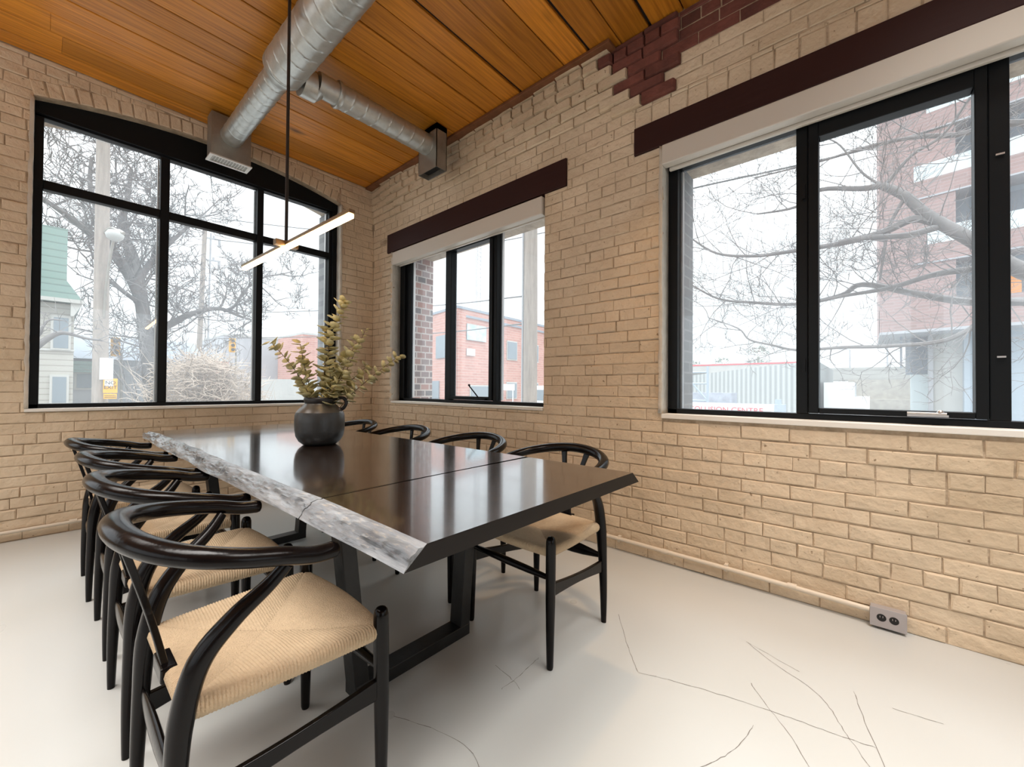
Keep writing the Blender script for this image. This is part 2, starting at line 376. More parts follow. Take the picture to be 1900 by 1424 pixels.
# bull-nosed broken corner bricks on the far jamb of window 2
random.seed(12); z = 0.96
while z < 2.55:
    w = random.choice((0.10, 0.12, 0.21)); o = random.uniform(0.004, 0.012)
    brick(mb, putA, 4.03, 4.03+w, z, z+0.064, 0.012+o, ch=0.02); z += 0.0735
S = MB()
def slabA(y0, y1, z0, z1): S.box(XA+0.004, XO, y0, y1, z0, z1, 2)
slabA(-5.5, YO, -0.1, 0.905); slabA(-5.5, YO, 2.62, ZC+0.05)
slabA(4.03, YO, 0.905, 2.62); slabA(0.985, 1.91, 0.905, 2.62); slabA(-2.3, -1.62, 0.905, 2.62); slabA(-5.5, -4.3, 0.905, 2.62)  # gap past the visible windows left open to add daylight
n0 = len(mb.v)
mb.v += S.v; mb.f += [tuple(i+n0 for i in f) for f in S.f]; mb.mi += S.mi
wr = mb.build('wall_right', [M['paint_brick'], M['red_brick'], M['mortar']])
tag(wr, 'cream painted brick wall on the right with two wide windows', 'wall', kind='structure')
# ---- wall_back : plane y = YB, window 1 with arch
def arch(x): return 3.13 + 0.14*(1-((x-1.035)/1.115)**2)
mb = MB(); putB = lambda a, b, p: (a, YB+0.004-p, b)
holesB = [(-0.08, 2.15, 0.885, 3.13)]
k = -0.08
while k < 2.15:
    holesB.append((k, k+0.0372, 3.12, arch(k+0.018)+0.112)); k += 0.0372
brick_field(mb, putB, -1.1, XA, ZC-0.002, holesB, seed=8)
x = -0.06
while x < 2.14:
    zc = arch(x)+0.058; sl = -0.28*(x-1.035)/(1.115**2); a = math.atan(sl)
    n0 = len(mb.v); brick(mb, putB, -0.034, 0.034, -0.052, 0.052, random.uniform(.004, .009))
    ca, sa = math.cos(a), math.sin(a)
    for i in range(n0, len(mb.v)):
        vx, vy, vz = mb.v[i]; mb.v[i] = (x+vx*ca-vz*sa, vy, zc+vx*sa+vz*ca)
    x += 0.0765
def slabB(x0, x1, z0, z1): mb.box(x0, x1, YB+0.004, YO, z0, z1, 2)
slabB(-5.5, XA+0.004, -0.1, 0.885); slabB(-0.9, -0.08, 0.885, 3.13); slabB(2.15, XA+0.004, 0.885, 3.13)
slabB(-5.5, -4.2, 0.885, 3.13); slabB(-5.5, -0.08, 3.13, ZC+0.05); slabB(2.15, XA+0.004, 3.13, ZC+0.05)  # unseen gap left of the arched window added for daylight
xs = [-0.08+2.23*i/24 for i in range(25)]
for i in range(24):
    a, b = xs[i], xs[i+1]; n0 = len(mb.v)
    mb.v += [(a,YB+.004,arch(a)),(b,YB+.004,arch(b)),(b,YB+.004,ZC+.05),(a,YB+.004,ZC+.05),(a,YO,arch(a)),(b,YO,arch(b)),(b,YO,ZC+.05),(a,YO,ZC+.05)]
    for q in ((0,1,2,3),(0,4,5,1),(7,6,5,4)): mb.f.append(tuple(n0+i_ for i_ in q)); mb.mi.append(2)
wb = mb.build('wall_back', [M['paint_brick'], M['red_brick'], M['mortar']])
tag(wb, 'cream painted brick wall behind the table with one arched window', 'wall', kind='structure')
# ---- walls behind the camera (unseen openings shaped to let fill daylight in)
mb = MB()
for y0, y1, z0, z1 in ((-5.5, 4.95, -.1, .5), (-5.5, 4.95, 3.0, 3.47), (-5.5, -4.6, .5, 3.0), (-4.6, -2.6, .5, 3.0), (-5.6+4.6, -.6, .5, 3.0), (4.3, 4.95, .5, 3.0)): mb.box(-5.6, -5.2, y0, y1, z0, z1)
o = mb.build('wall_left', [M['jamb']]); tag(o, 'painted wall of the loft far to the left with wide openings for daylight', 'wall', kind='structure')
mb = MB()
for x0, x1, z0, z1 in ((-5.2, 3.1, -.1, .5), (-5.2, 3.1, 3.0, 3.47), (-5.2, -4.4, .5, 3.0), (-4.4, -1.2, .5, 3.0), (2.2, 3.1, .5, 3.0)): mb.box(x0, x1, -5.5, -5.1, z0, z1)
o = mb.build('wall_front', [M['jamb']]); tag(o, 'painted wall of the loft behind the viewpoint with wide openings for daylight', 'wall', kind='structure')
# ---- floor
fl = MB().box(-5.2, XA+0.004, -5.1, YB+0.004, -0.12, 0).build('floor', M['floor']); tag(fl, 'pale sealed concrete floor with hairline cracks', 'floor', kind='structure')
cr = MB(); random.seed(4)
for line in ([(1.827,.91),(1.671,.799),(1.572,.724),(1.502,.666)], [(1.502,.666),(1.542,.566),(1.587,.411),(1.624,.253),(1.641,.151),(1.657,.051),(1.672,-.012)],
    [(1.995,.399),(1.906,.279),(1.848,.17),(1.788,.112),(1.703,.072),(1.604,.018),(1.5,-.05)], [(1.728,.332),(1.624,.253),(1.544,.183),(1.40,.10)],
    [(1.925,.044),(1.778,.013),(1.6,-.03)], [(1.517,.284),(1.4,.302),(1.304,.337),(1.2,.39)], [(1.995,.399),(1.93,.229),(1.921,.207)],
    [(1.092,.996),(1.169,.991),(1.282,.998),(1.317,.998)], [(1.172,1.098),(1.154,.999),(1.137,.945)], [(.768,1.178),(.821,1.048),(.85,.904),(.80,.78)], [(1.914,-.055),(1.934,-.177)]):
    P = crom([(x_, y_, 0) for x_, y_ in line], 6); P = [p + Vector((random.uniform(-1,1), random.uniform(-1,1), 0))*0.0022 for p in P]
    for i in range(len(P)-1):
        d = (P[i+1]-P[i]).normalized(); s = Vector((-d.y, d.x, 0))*random.uniform(0.0004, 0.0011)
        a, b = P[i], P[i+1]; cr.quad(*[tuple(q + Vector((0,0,0.0006))) for q in (a-s, b-s, b+s, a+s)])
o = cr.build('crack_lines', M['crack'], fl)
# ---- ceiling planks
mb = MB(); seams = [4.45, 4.30, 4.08, 3.87, 3.67, 3.48, 3.29, 3.09, 2.86, 2.65, 2.45, 2.25, 2.07, 1.86, 1.66, 1.46, 1.26, 1.06]
while seams[-1] > -5: seams.append(seams[-1]-0.203)
wide = {2.07: .026, 1.46: .024, 1.06: .022, 2.45: .013, 2.86: .012, 3.29: .009}
random.seed(5)
for i in range(len(seams)-1):
    g1 = wide.get(round(seams[i], 2), .007)/2; g0 = wide.get(round(seams[i+1], 2), .007)/2
    y1, y0 = seams[i]-g1, seams[i+1]+g0; zz = ZC + random.uniform(-.0015, .0015); ym = (y0+y1)/2
    cuts = [-5.2, random.uniform(-2.5, 0.2), XA+0.02]
    if i == 9: cuts = [-5.2, 1.2, XA+.02]
    for a, b in zip(cuts[:-1], cuts[1:]):
        c = 0.003; n0 = len(mb.v)
        mb.v += [(a,y0,zz+.03),(b,y0,zz+.03),(b,y1,zz+.03),(a,y1,zz+.03),(a,y0,zz+c),(b,y0,zz+c),(b,y1,zz+c),(a,y1,zz+c),(a+.001,y0+c,zz),(b-.001,y0+c,zz),(b-.001,y1-c,zz),(a+.001,y1-c,zz)]
        for q in ((0,4,5,1),(1,5,6,2),(2,6,7,3),(3,7,4,0),(4,8,9,5),(5,9,10,6),(6,10,11,7),(7,11,8,4),(11,10,9,8)):
            mb.f.append(tuple(n0+k_ for k_ in q)); mb.mi.append(0)
mb.box(-5.2, XA+0.02, -5.1, YB+0.02, ZC+0.022, ZC+0.12, 1)
ce = mb.build('ceiling', [M['plank'], M['beam_dark']]); tag(ce, 'varnished orange brown plank ceiling with dark gaps', 'ceiling', kind='structure')
tr = MB().box(2.435, XA, 1.30, YB-0.01, ZC-0.028, ZC-0.002).build('trim_1', M['ledger'], bevel=.004); tag(tr, 'thin brown strip where the plank ceiling meets the right wall', 'trim', kind='structure')
# ---- lintels
def struct(o, label, cat): return tag(o, label, cat, kind='structure')
struct(MB().box(XA-0.014, XA+0.105, 1.705, 4.13, 2.602, 2.81).build('trim_2', M['dark_lintel'], bevel=.004), 'dark red brown timber lintel over the narrower right wall window', 'lintel')
struct(MB().box(XA-0.014, XA+0.105, -1.75, 1.17, 2.622, 2.80).build('trim_3', M['dark_lintel'], bevel=.004), 'dark brown timber lintel over the widest window at right', 'lintel')
# black infill board under the arch
xs = [-0.078+2.226*i/20 for i in range(21)]
mb = MB(); poly = [(x, arch(x)-0.002) for x in xs]
mb.prism([(xs[0], 3.05)] + [(xs[-1], 3.05)] + list(reversed(poly)), 4.515, 4.60)
mb.v = [(a, c, b) for a, b, c in mb.v]
struct(mb.build('trim_4', M['black_board']), 'black arched board filling the top of the back window', 'lintel')
# ---- sills and jamb linings
struct(MB().box(XA-0.012, 2.66, 1.912, 4.028, 0.908, 0.932).build('trim_5', M['plaster'], bevel=.003), 'white window sill under the narrower right wall window', 'window sill')
struct(MB().box(XA-0.012, 2.66, -1.62, 0.983, 0.900, 0.928).build('trim_6', M['plaster'], bevel=.003), 'white window sill under the widest window at right', 'window sill')
struct(MB().box(-0.095, 2.165, YB-0.014, 4.55, 0.887, 0.908).build('trim_7', M['plaster'], bevel=.003), 'white window sill under the back window', 'window sill')
def rough_jamb(name, plane, a, z0, z1, d0, d1, m_):
    mb = MB(); n = 46; random.seed(int(a*100)+5)
    for i in range(n+1):
        z = z0+(z1-z0)*i/n; w = random.uniform(-.004, .006)
        for k, (dd, ww) in enumerate(((d0-0.012+w, 0.016+w), (d0-0.004, w*.6), (d1, 0))):
            if plane == 'A': mb.v.append((dd, a+ww if a > 3 or a < 1 else a-ww, z))
            else: mb.v.append((a+(ww if a > 1 else -ww), dd, z))
    for i in range(n):
        for k in range(2): mb.f.append((i*3+k, i*3+k+1, i*3+4+k, i*3+3+k)); mb.mi.append(0)
    o = mb.build(name, m_, smooth=50); s = o.modifiers.new('solid', 'SOLIDIFY'); s.thickness = 0.006; s.offset = 0
    return o
struct(rough_jamb('trim_8', 'A', 4.03, .93, 2.60, XA, 2.66, M['jamb']), 'rough painted jamb on the far side of the narrower window', 'window jamb')
struct(rough_jamb('trim_9', 'A', 0.985, .93, 2.62, XA, 2.66, M['jamb']), 'narrow plaster jamb at the left side of the widest window', 'window jamb')
struct(rough_jamb('trim_10', 'B', -0.08, .91, 3.12, YB, 4.55, M['jamb']), 'rough plaster jamb at the left side of the back window', 'window jamb')
struct(rough_jamb('trim_11', 'B', 2.15, .91, 3.12, YB, 4.55, M['jamb']), 'rough plaster jamb at the right side of the back window', 'window jamb')
# exterior brick reveals seen through the glass
struct(MB().box(2.74, XO+.005, 4.012, 4.04, .93, 2.62).build('trim_12', brick_mat('jamb_red', (.34,.13,.09), (.07,.06,.065), (.55,.47,.43), bw=.125, rh=.075, axis='xz', ms=.008)), 'outer red and black brick reveal seen through the narrower window', 'brick reveal')
struct(MB().box(2.74, XO+.005, 0.97, 0.995, .93, 2.62).build('trim_13', M['ext_grey']), 'outer grey brick reveal seen through the widest window', 'brick reveal')
struct(MB().box(2.135, 2.16, 4.63, YO+.005, .91, 3.1).build('trim_14', M['ext_grey']), 'outer grey brick reveal seen through the back window', 'brick reveal')

# ================================================================ windows
def win(name, label): return tag(empty(name), label, 'window', kind='structure')
# window 1 (back wall)
w1 = win('window_1', 'black metal back window with three tall panes below three short panes')
y0, y1, yg = 4.545, 4.62, 4.597
mb = MB()
for x0, x1, z0, z1 in ((-.08, -.031, .908, 3.09), (2.068, 2.15, .908, 3.09), (-.08, 2.15, .908, .939), (-.08, 2.15, 3.035, 3.09)): mb.box(x0, x1, y0, y1, z0, z1)
mb.box(2.10, 2.15, y0-.02, y0, .908, 3.06); mb.box(-.08, 2.15, y0-.018, y0, 3.06, 3.085)
f = mb.build('frame', M['black_frame'], w1, bevel=.003)
for x0, x1 in ((.625, .686), (1.357, 1.413)): MB().box(x0, x1, y0, y1, .939, 3.035).build('mullion', M['black_frame'], w1, bevel=.004)
tz0, tz1 = 2.515, 2.583
px = [(-.031, .625), (.686, 1.357), (1.413, 2.068)]
for a, b in px: MB().box(a, b, y0+.004, y1-.004, tz0, tz1).build('transom', M['black_frame'], w1, bevel=.004)
for a, b in px:
    for z0, z1 in ((.939, tz0), (tz1, 3.035)):
        MB().box(a, b, yg, yg+.006, z0, z1).build('pane', M['glass'], w1)
b_ = MB()
for a, b in px: b_.box(b-.012, b-.002, yg+.012, y1+.012, .945, 3.03)
b_.build('glazing_bead', M['steel'], w1)  # bright steel stands in for the daylit line along the frame
# window 2 (right wall, far)
w2 = win('window_2', 'black framed three light window under a dark lintel near the room corner')
x0, x1, xg = 2.655, 2.73, 2.705
mb = MB()
for a, b, c, d in ((3.945, 4.03, .932, 2.60), (1.91, 1.94, .932, 2.60), (1.91, 4.03, .932, .962), (1.91, 4.03, 2.52, 2.60)): mb.box(x0, x1, a, b, c, d)
mb.box(x0+.03, x1, 3.872, 3.945, .962, 2.52)
mb.build('frame', M['black_frame'], w2, bevel=.003)
MB().box(x0, x1, 3.165, 3.228, .962, 2.52).build('mullion', M['black_frame'], w2, bevel=.004)
MB().box(x0, x1, 2.516, 2.556, .962, 2.52).build('mullion', M['black_frame'], w2, bevel=.004)
sa = MB()
for a, b, c, d in ((3.128, 3.163, .966, 2.515), (2.558, 2.60, .966, 2.515), (2.60, 3.128, .966, 1.0), (2.60, 3.128, 2.44, 2.515)): sa.box(x0-.012, x1-.01, a, b, c, d)
sash = sa.build('casement_sash', M['black_frame'], w2, bevel=.004)
MB().box(xg, xg+.006, 2.60, 3.128, 1.0, 2.44).build('pane', M['glass'], sash)
for a, b in ((3.228, 3.872), (1.94, 2.516)): MB().box(xg, xg+.006, a, b, .962, 2.52).build('pane', M['glass'], w2)
b_ = MB().box(xg+.01, x1+.012, 3.858, 3.872, .97, 2.5); b_.box(xg+.01, x1+.012, 2.502, 2.514, .97, 2.5); b_.build('glazing_bead', M['steel'], w2)  # bead kept bright to paint daylight on the jamb edge
c_ = MB().box(x0-.035, x0-.012, 2.62, 2.76, .968, .985); c_.tube([(x0-.03, 2.70, .985), (x0-.05, 2.73, 1.03), (x0-.07, 2.79, 1.10)], .006, 8); c_.tube([(x0-.07, 2.79, 1.098), (x0-.07, 2.79, 1.115)], .010, 8)
c_.build('crank_handle', M['black_frame'], w2, smooth=40)
# window 3 (right wall, near)
w3 = win('window_3', 'widest black framed window at the right with a casement between fixed panes')
mb = MB()
for a, b, c, d in ((.924, .985, .928, 2.62), (-1.62, .985, .928, .958), (-1.62, .985, 2.50, 2.62), (-1.62, -1.56, .928, 2.62)): mb.box(x0, x1, a, b, c, d)
mb.build('frame', M['black_frame'], w3, bevel=.003)
MB().box(x0, x1, .245, .297, .958, 2.50).build('mullion', M['black_frame'], w3, bevel=.004)
MB().box(x0, x1, -.446, -.385, .958, 2.50).build('mullion', M['black_frame'], w3, bevel=.004)
sa = MB()
for a, b, c, d in ((.199, .243, .962, 2.495), (-.383, -.344, .962, 2.495), (-.344, .199, .962, .99), (-.344, .199, 2.41, 2.495)): sa.box(x0-.012, x1-.01, a, b, c, d)
sash = sa.build('casement_sash', M['black_frame'], w3, bevel=.004)
MB().box(xg, xg+.006, -.344, .199, .99, 2.41).build('pane', M['glass'], sash)
for a, b in ((.297, .924), (-1.56, -.446)): MB().box(xg, xg+.006, a, b, .958, 2.50).build('pane', M['glass'], w3)
b_ = MB().box(xg+.01, x1+.012, .912, .924, .96, 2.5); b_.build('glazing_bead', M['steel'], w3)  # line of daylight put into the bead's bright colour
c_ = MB().box(x0-.034, x0-.012, -.262, -.13, .966, .975)
c_.tube([(x0-.03, -.13, .981), (x0-.045, -.255, .981)], .0055, 10); c_.lathe([(.012, 0), (.013, .01), (.008, .02), (.004, .022)], seg=14)
for i in range(len(c_.v)-56, len(c_.v)): v_ = c_.v[i]; c_.v[i] = (v_[0]+x0-.035, v_[1]-.236, v_[2]+.976)
c_.build('crank_handle', M['steel'], w3, smooth=40)
MB().box(x0-.014, x0-.006, .256, .270, 2.10, 2.18).box(x0-.014, x0-.006, .256, .270, 1.18, 1.25).build('hinge', M['black_frame'], w3)
lv = MB().box(x0-.010, x0-.002, -.43, -.405, 2.085, 2.092).box(x0-.010, x0-.002, -.43, -.405, 1.225, 1.232); lv.build('sash_lock', M['steel'], w3)
# roller blinds in their cassettes
def blind(name, y0_, y1_, z0_, z1_, zr, label):
    t = tag(empty(name, (XA, (y0_+y1_)/2, z0_)), label, 'roller blind'); oy = (y0_+y1_)/2
    def loc(o): o.location = (-XA, -oy, -z0_); return o
    loc(MB().box(XA-.022, XA+.044, y0_, y1_, z0_, z1_).build('cassette', M['blind'], t, bevel=.006))
    loc(MB().box(XA+.045, XA+.06, y0_+.012, y1_-.02, zr+.015, z0_+.03).build('blind_slot', M['blind_in'], t))
    loc(MB().box(XA+.052, XA+.074, y0_+.012, y1_-.02, zr-.006, zr+.024).build('bottom_rail', M['blind'], t, bevel=.004))
blind('roller_blind', 1.925, 4.008, 2.447, 2.587, 2.449, 'retracted roller blind in a white cassette over the narrower window near the corner')
blind('roller_blind', -1.60, .982, 2.493, 2.618, 2.484, 'retracted roller blind in a long beige cassette over the widest window at right')

# ================================================================ ducts
def duct(mb, p0, p1, r, pitch=0.115, ridge=0.0035, seg=56):
    p0, p1 = Vector(p0), Vector(p1); L = (p1-p0).length; d = (p1-p0)/L
    a = Vector((0,0,1)); b = d.cross(a); n = max(2, int(L/0.006)); n0 = len(mb.v)
    for i in range(n+1):
        s = L*i/n
        for j in range(seg):
            th = 2*math.pi*j/seg; ph = ((s/pitch + j/seg) % 1.0); q = min(ph, 1-ph)*pitch
            rr = r + ridge*max(0, 1-q/0.006)
            mb.v.append(tuple(p0 + d*s + a*math.cos(th)*rr + b*math.sin(th)*rr))
    for i in range(n):
        for j in range(seg):
            q = (j+1) % seg; mb.f.append((n0+i*seg+j, n0+i*seg+q, n0+(i+1)*seg+q, n0+(i+1)*seg+j)); mb.mi.append(0)
    return mb
def ring(mb, p, d, r, w=0.012, t=0.006, seg=56):
    p = Vector(p); d = Vector(d); mb.tube([p-d*w/2, p+d*w/2], r+t, seg, caps=True)
CX, CZ = 1.037, 3.235
t = tag(empty('spiral_duct', (CX, 2.0, CZ)), 'large round galvanised duct running along the ceiling and narrowing towards the back window', 'duct')
def loc(o): o.location = (-CX, -2.0, -CZ); return o
loc(duct(MB(), (CX, -4.8, CZ), (CX, 2.97, CZ), .127).build('main_duct', M['galv'], t, smooth=30))
mb = MB(); mb.tube([(CX, 2.97, CZ), (CX, 3.0, CZ), (CX, 3.06, CZ), (CX-.004, 3.10, CZ)], [.129, .127, .092, .086], 56); loc(mb.build('reducer', M['galv'], t, smooth=40))
loc(duct(MB(), (1.033, 3.09, CZ), (1.033, 4.165, CZ), .083, pitch=.105).build('end_duct', M['galv'], t, smooth=30))
# air box and grille at the end of the duct
mb = MB().box(.888, 1.182, 4.15, 4.285, 3.035, 3.40); loc(mb.build('air_box', M['galv_dark'], t, bevel=.003))
g = MB()
for a, b, c, d in ((.880, 1.190, 4.142, 4.162), (.880, 1.190, 4.272, 4.293), (.880, .905, 4.162, 4.272), (1.165, 1.190, 4.162, 4.272)): g.box(a, b, c, d, 3.026, 3.036)
gr = loc(g.build('grille', M['white'], t)); 
g = MB(); x = .912
while x < 1.16: g.bar((x, 4.163, 3.031), (x+.0, 4.271, 3.031), .004, .002); x += .021
o = g.build('louvre_slats', M['white'], gr)
o = MB().box(.905, 1.165, 4.162, 4.272, 3.0352, 3.0358).build('grille_opening', M['black'], gr)
# branch duct to the right wall
BY, BZ = 2.97, 3.25
t = tag(empty('branch_duct', (1.8, BY, BZ)), 'smaller galvanised duct branching off to the right wall with an open bottomed box', 'duct')
def loc(o): o.location = (-1.8, -BY, -BZ); return o
loc(duct(MB(), (1.42, BY, BZ), (2.235, BY, BZ), .088, pitch=.105).build('branch_pipe', M['galv'], t, smooth=30))
mb = MB(); mb.tube([(1.155, BY+.03, BZ-.02), (1.245, BY+.03, BZ-.02), (1.25, BY+.02, BZ-.01)], [.098, .096, .088], 40)
mb.tube([(1.25, BY, BZ), (1.40, BY, BZ)], .080, 40); mb.tube([(1.385, BY, BZ), (1.40, BY, BZ), (1.42, BY, BZ)], [.094, .097, .091], 40)
loc(mb.build('damper_collar', M['galv'], t, smooth=30))
mb = MB()
for a, b, c, d in ((2.22, 2.226, 2.84, 3.10), (2.329, 2.335, 2.84, 3.10), (2.22, 2.335, 2.84, 2.846), (2.22, 2.335, 3.094, 3.10)): mb.box(a, b, c, d, 3.015, 3.40)
mb.box(2.22, 2.335, 2.84, 3.10, 3.35, 3.40)
loc(mb.build('drop_box', M['galv_dark'], t))
loc(MB().box(2.226, 2.329, 2.846, 3.094, 3.06, 3.064).build('box_opening', M['black'], t))
# ================================================================ conduit and outlet
mb = MB(); mb.tube([(XA-.027, 4.40, .080), (XA-.027, 2.6, .082), (XA-.027, 1.3, .085), (XA-.027, .45, .079), (XA-.027, .003, .070)], .0125, 12)
for y in (1.85, .95, .30): mb.tube([(XA-.027, y-.02, .0815-(.95-y)*.004), (XA-.027, y+.02, .0815-(.95-y)*.004)], .0155, 12); mb.box(XA-.03, XA+.002, y+.30, y+.318, .062, .10)
tag(mb.build('conduit', M['conduit'], smooth=40), 'thin painted conduit running low along the right brick wall to the outlet', 'conduit')
mb = MB(); mb.tube([(2.50, YB-.027, .080), (1.2, YB-.027, .078), (-1.0, YB-.027, .066)], .0125, 12)
for x in (1.2, .15): mb.tube([(x-.02, YB-.027, .077), (x+.02, YB-.027, .077)], .0155, 12)
tag(mb.build('conduit', M['conduit'], smooth=40), 'thin painted conduit running low along the back brick wall below the arched window', 'conduit')
t = tag(empty('outlet_box', (XA-.03, -.06, .014)), 'grey double socket outlet box low on the right brick wall', 'outlet')
o = MB().box(-.018, .03, -.06, .06, 0, .08).build('box', M['outlet_plate'], t, bevel=.003)
o = MB().box(-.022, -.018, -.062, .062, -.002, .084).build('cover_plate', M['outlet_plate'], t, bevel=.0015)
for yy in (.022, -.020):
    r_ = MB().tube([(-.0225, yy, .042), (-.0195, yy, .042)], .0165, 22).build('socket', M['black'], t)
    MB().box(-.0235, -.0225, yy-.006, yy-.004, .042, .050).box(-.0235, -.0225, yy+.004, yy+.006, .042, .050).build('socket_slots', M['outlet_plate'], r_)
# ================================================================ dining table
TZ = 0.770; TT = 0.044; KS = 0.957
tb = tag(empty('dining_table', (1.02, 2.26, 0)), 'long dark live edge wooden dining table on two black steel trapezoid frames', 'table')
def loc(o): o.location = (-1.02, -2.26, 0); return o
def n1(a, b=0.0, c=0.0): return noise.noise(Vector((a, b, c)))
def seamy(x): return 1.196 + (x-0.537)*0.03
def edge_left(y):
    k = max(0.0, min(1.0, (y-1.2)/1.2))
    xt = 0.531 + 0.010*n1(y*2.2, 1) + 0.014*k*n1(y*3.7, 5) + (-.012*k) - 0.03*max(0, (y-3.5)/.33)
    xb = 0.470 + 0.006*n1(y*3.1, 9) + k*(0.020*n1(y*2.6, 13) - .016)
    return xt, xb
def slab(ya, yb, seam_a, seam_b):
    """table board between ya and yb; returns (top board, live edge)"""
    top = MB(); live = MB(); N = max(12, int((yb-ya)/0.011)); rows = []
    for i in range(N+1):
        y = ya + (yb-ya)*i/N; xt, xb = edge_left(y)
        def yy(x):
            if seam_a and i == 0: return seamy(x)+.0030
            if seam_b and i == N: return seamy(x)-.0030
            return y
        xr = 1.505; xrb = 1.561
        n0 = len(top.v)
        for x, z in ((xt, TZ), (xr, TZ), (xrb, TZ-TT), (xb, TZ-TT)): top.v.append((x, yy(x), z))
        rows.append((xt, xb, yy))
        if i:
            for k, mi in ((0, 0), (1, 1), (2, 1)):
                top.f.append((n0-4+k, n0+k, n0+k+1, n0-3+k)); top.mi.append(mi)
    top.f.append((0, 1, 2, 3)); top.mi.append(1); k = len(top.v)-4; top.f.append((k+3, k+2, k+1, k)); top.mi.append(1)
    K = 15
    for i in range(N+1):
        xt, xb, yy = rows[i]; y = ya + (yb-ya)*i/N; kk = max(0.15, min(1.0, (y-1.0)/1.2))
        for j in range(K):
            u = j/(K-1)
            x = xt + (xb-xt)*u; z = TZ - TT*u
            bul = 0.011*math.sin(math.pi*u)**0.8 + ((0.008+.015*kk)*n1(y*6, u*2.2, 3) - .010*abs(n1(y*9, u*6, 17)) + .006*n1(y*24, u*9, 7))*math.sin(math.pi*u)**.6
            x -= bul*0.6; z += bul*0.8
            live.v.append((x, yy(xt), z))
        if i:
            a = (i-1)*K; b = i*K
            for j in range(K-1): live.f.append((a+j, a+j+1, b+j+1, b+j)); live.mi.append(0)
    for end, i in ((0, 0), (1, N)):
        idx = [i*K+j for j in range(K)]; live.f.append(tuple(idx if end else reversed(idx))); live.mi.append(0)
    for mb_ in (top, live):
        mb_.v = [(x*KS, y*KS, TZ+(z-TZ)*KS) for x, y, z in mb_.v]
    return top, live
for ya, yb, sa_, sb_, nm in ((0.692, 1.197, False, True, 'table_leaf'), (1.197, 3.83, True, False, 'tabletop')):
    a, b = slab(ya, yb, sa_, sb_)
    o = loc(a.build(nm, [M['table_wood'], M['table_end']], tb)); l = b.build('live_edge', M['live_edge'], o, smooth=35)
    l['label'] = 'pale grey rippled bark edge'
def frame(y0, y1, name='leg_frame'):
    fr = loc(MB().box(.715, 1.245, y0, y1, .0, .048).build(name, M['table_steel'], tb, bevel=.003))
    for xa, xb in ((.742, .665), (1.218, 1.265)):
        MB().bar((xa, (y0+y1)/2, .03), (xb, (y0+y1)/2, TZ-TT*KS-.010), .052, y1-y0-.002, up=(0,1,0)).build('leg', M['table_steel'], fr, bevel=.003)
    MB().box(.61, 1.30, y0-.02, y1+.02, TZ-TT*KS-.012, TZ-TT*KS-.001).build('top_plate', M['table_steel'], fr)
frame(1.325, 1.40); frame(3.035, 3.11)

# ================================================================ vase with dried eucalyptus
VX, VY = 1.025*KS, 2.335*KS
vt = tag(empty('vase', (VX, VY, TZ)), 'rounded matte black ceramic jug vase standing on the dining table', 'vase')
vt.scale = (KS, KS, KS)
body = MB().lathe([(.070, .0005), (.086, .003), (.108, .022), (.123, .05), (.129, .085), (.130, .13), (.128, .165), (.122, .182)], seg=48).build('body', M['ceramic'], vt, smooth=50)
MB().lathe([(.122, .1815), (.112, .196), (.096, .212), (.083, .224), (.078, .232)], seg=48, close=False).build('shoulder', M['ceramic_sh'], vt, smooth=60)['label'] = 'shoulder with a painted highlight'
MB().lathe([(.078, .230), (.080, .234), (.083, .240), (.085, .252), (.083, .262), (.079, .265), (.074, .262), (.073, .235), (.072, .20), (.02, .19)], seg=48, close=False).build('rim', M['ceramic_rim'], vt, smooth=60)
hp = crom([(.080, 0, .248), (.104, 0, .262), (.128, 0, .256), (.136, 0, .232), (.124, 0, .205), (.108, 0, .196)], 6)
h_ = MB().tube(hp, .0095, 12, flat=(1, 1.5)); ang = -0.55; h_.xform(Matrix.Rotation(ang, 4, 'Z')); h_.build('handle', M['ceramic_rim'], vt, smooth=50)
random.seed(21)
et = tag(empty('eucalyptus_bunch', (VX, VY, TZ+.10*KS)), 'bunch of dried olive gold eucalyptus stems spreading out of the black vase', 'plant')
et.scale = (KS, KS, KS)
stems = [((.125, .0, .72), 1.0, 23, .030), ((.05, .05, .56), .9, 17, .027), ((-.25, .02, .455), 1, 17, .024), ((-.10, .03, .46), .9, 13, .027), ((.20, -.03, .50), 1, 15, .027),
         ((.44, -.10, .42), 1, 19, .022), ((.30, .06, .58), 1, 14, .015), ((.02, -.06, .34), .8, 10, .027), ((.16, .08, .40), .8, 12, .028), ((.28, -.02, .36), .8, 12, .026), ((-.05, .09, .36), .8, 9, .026), ((.10, -.09, .30), .7, 9, .028)]
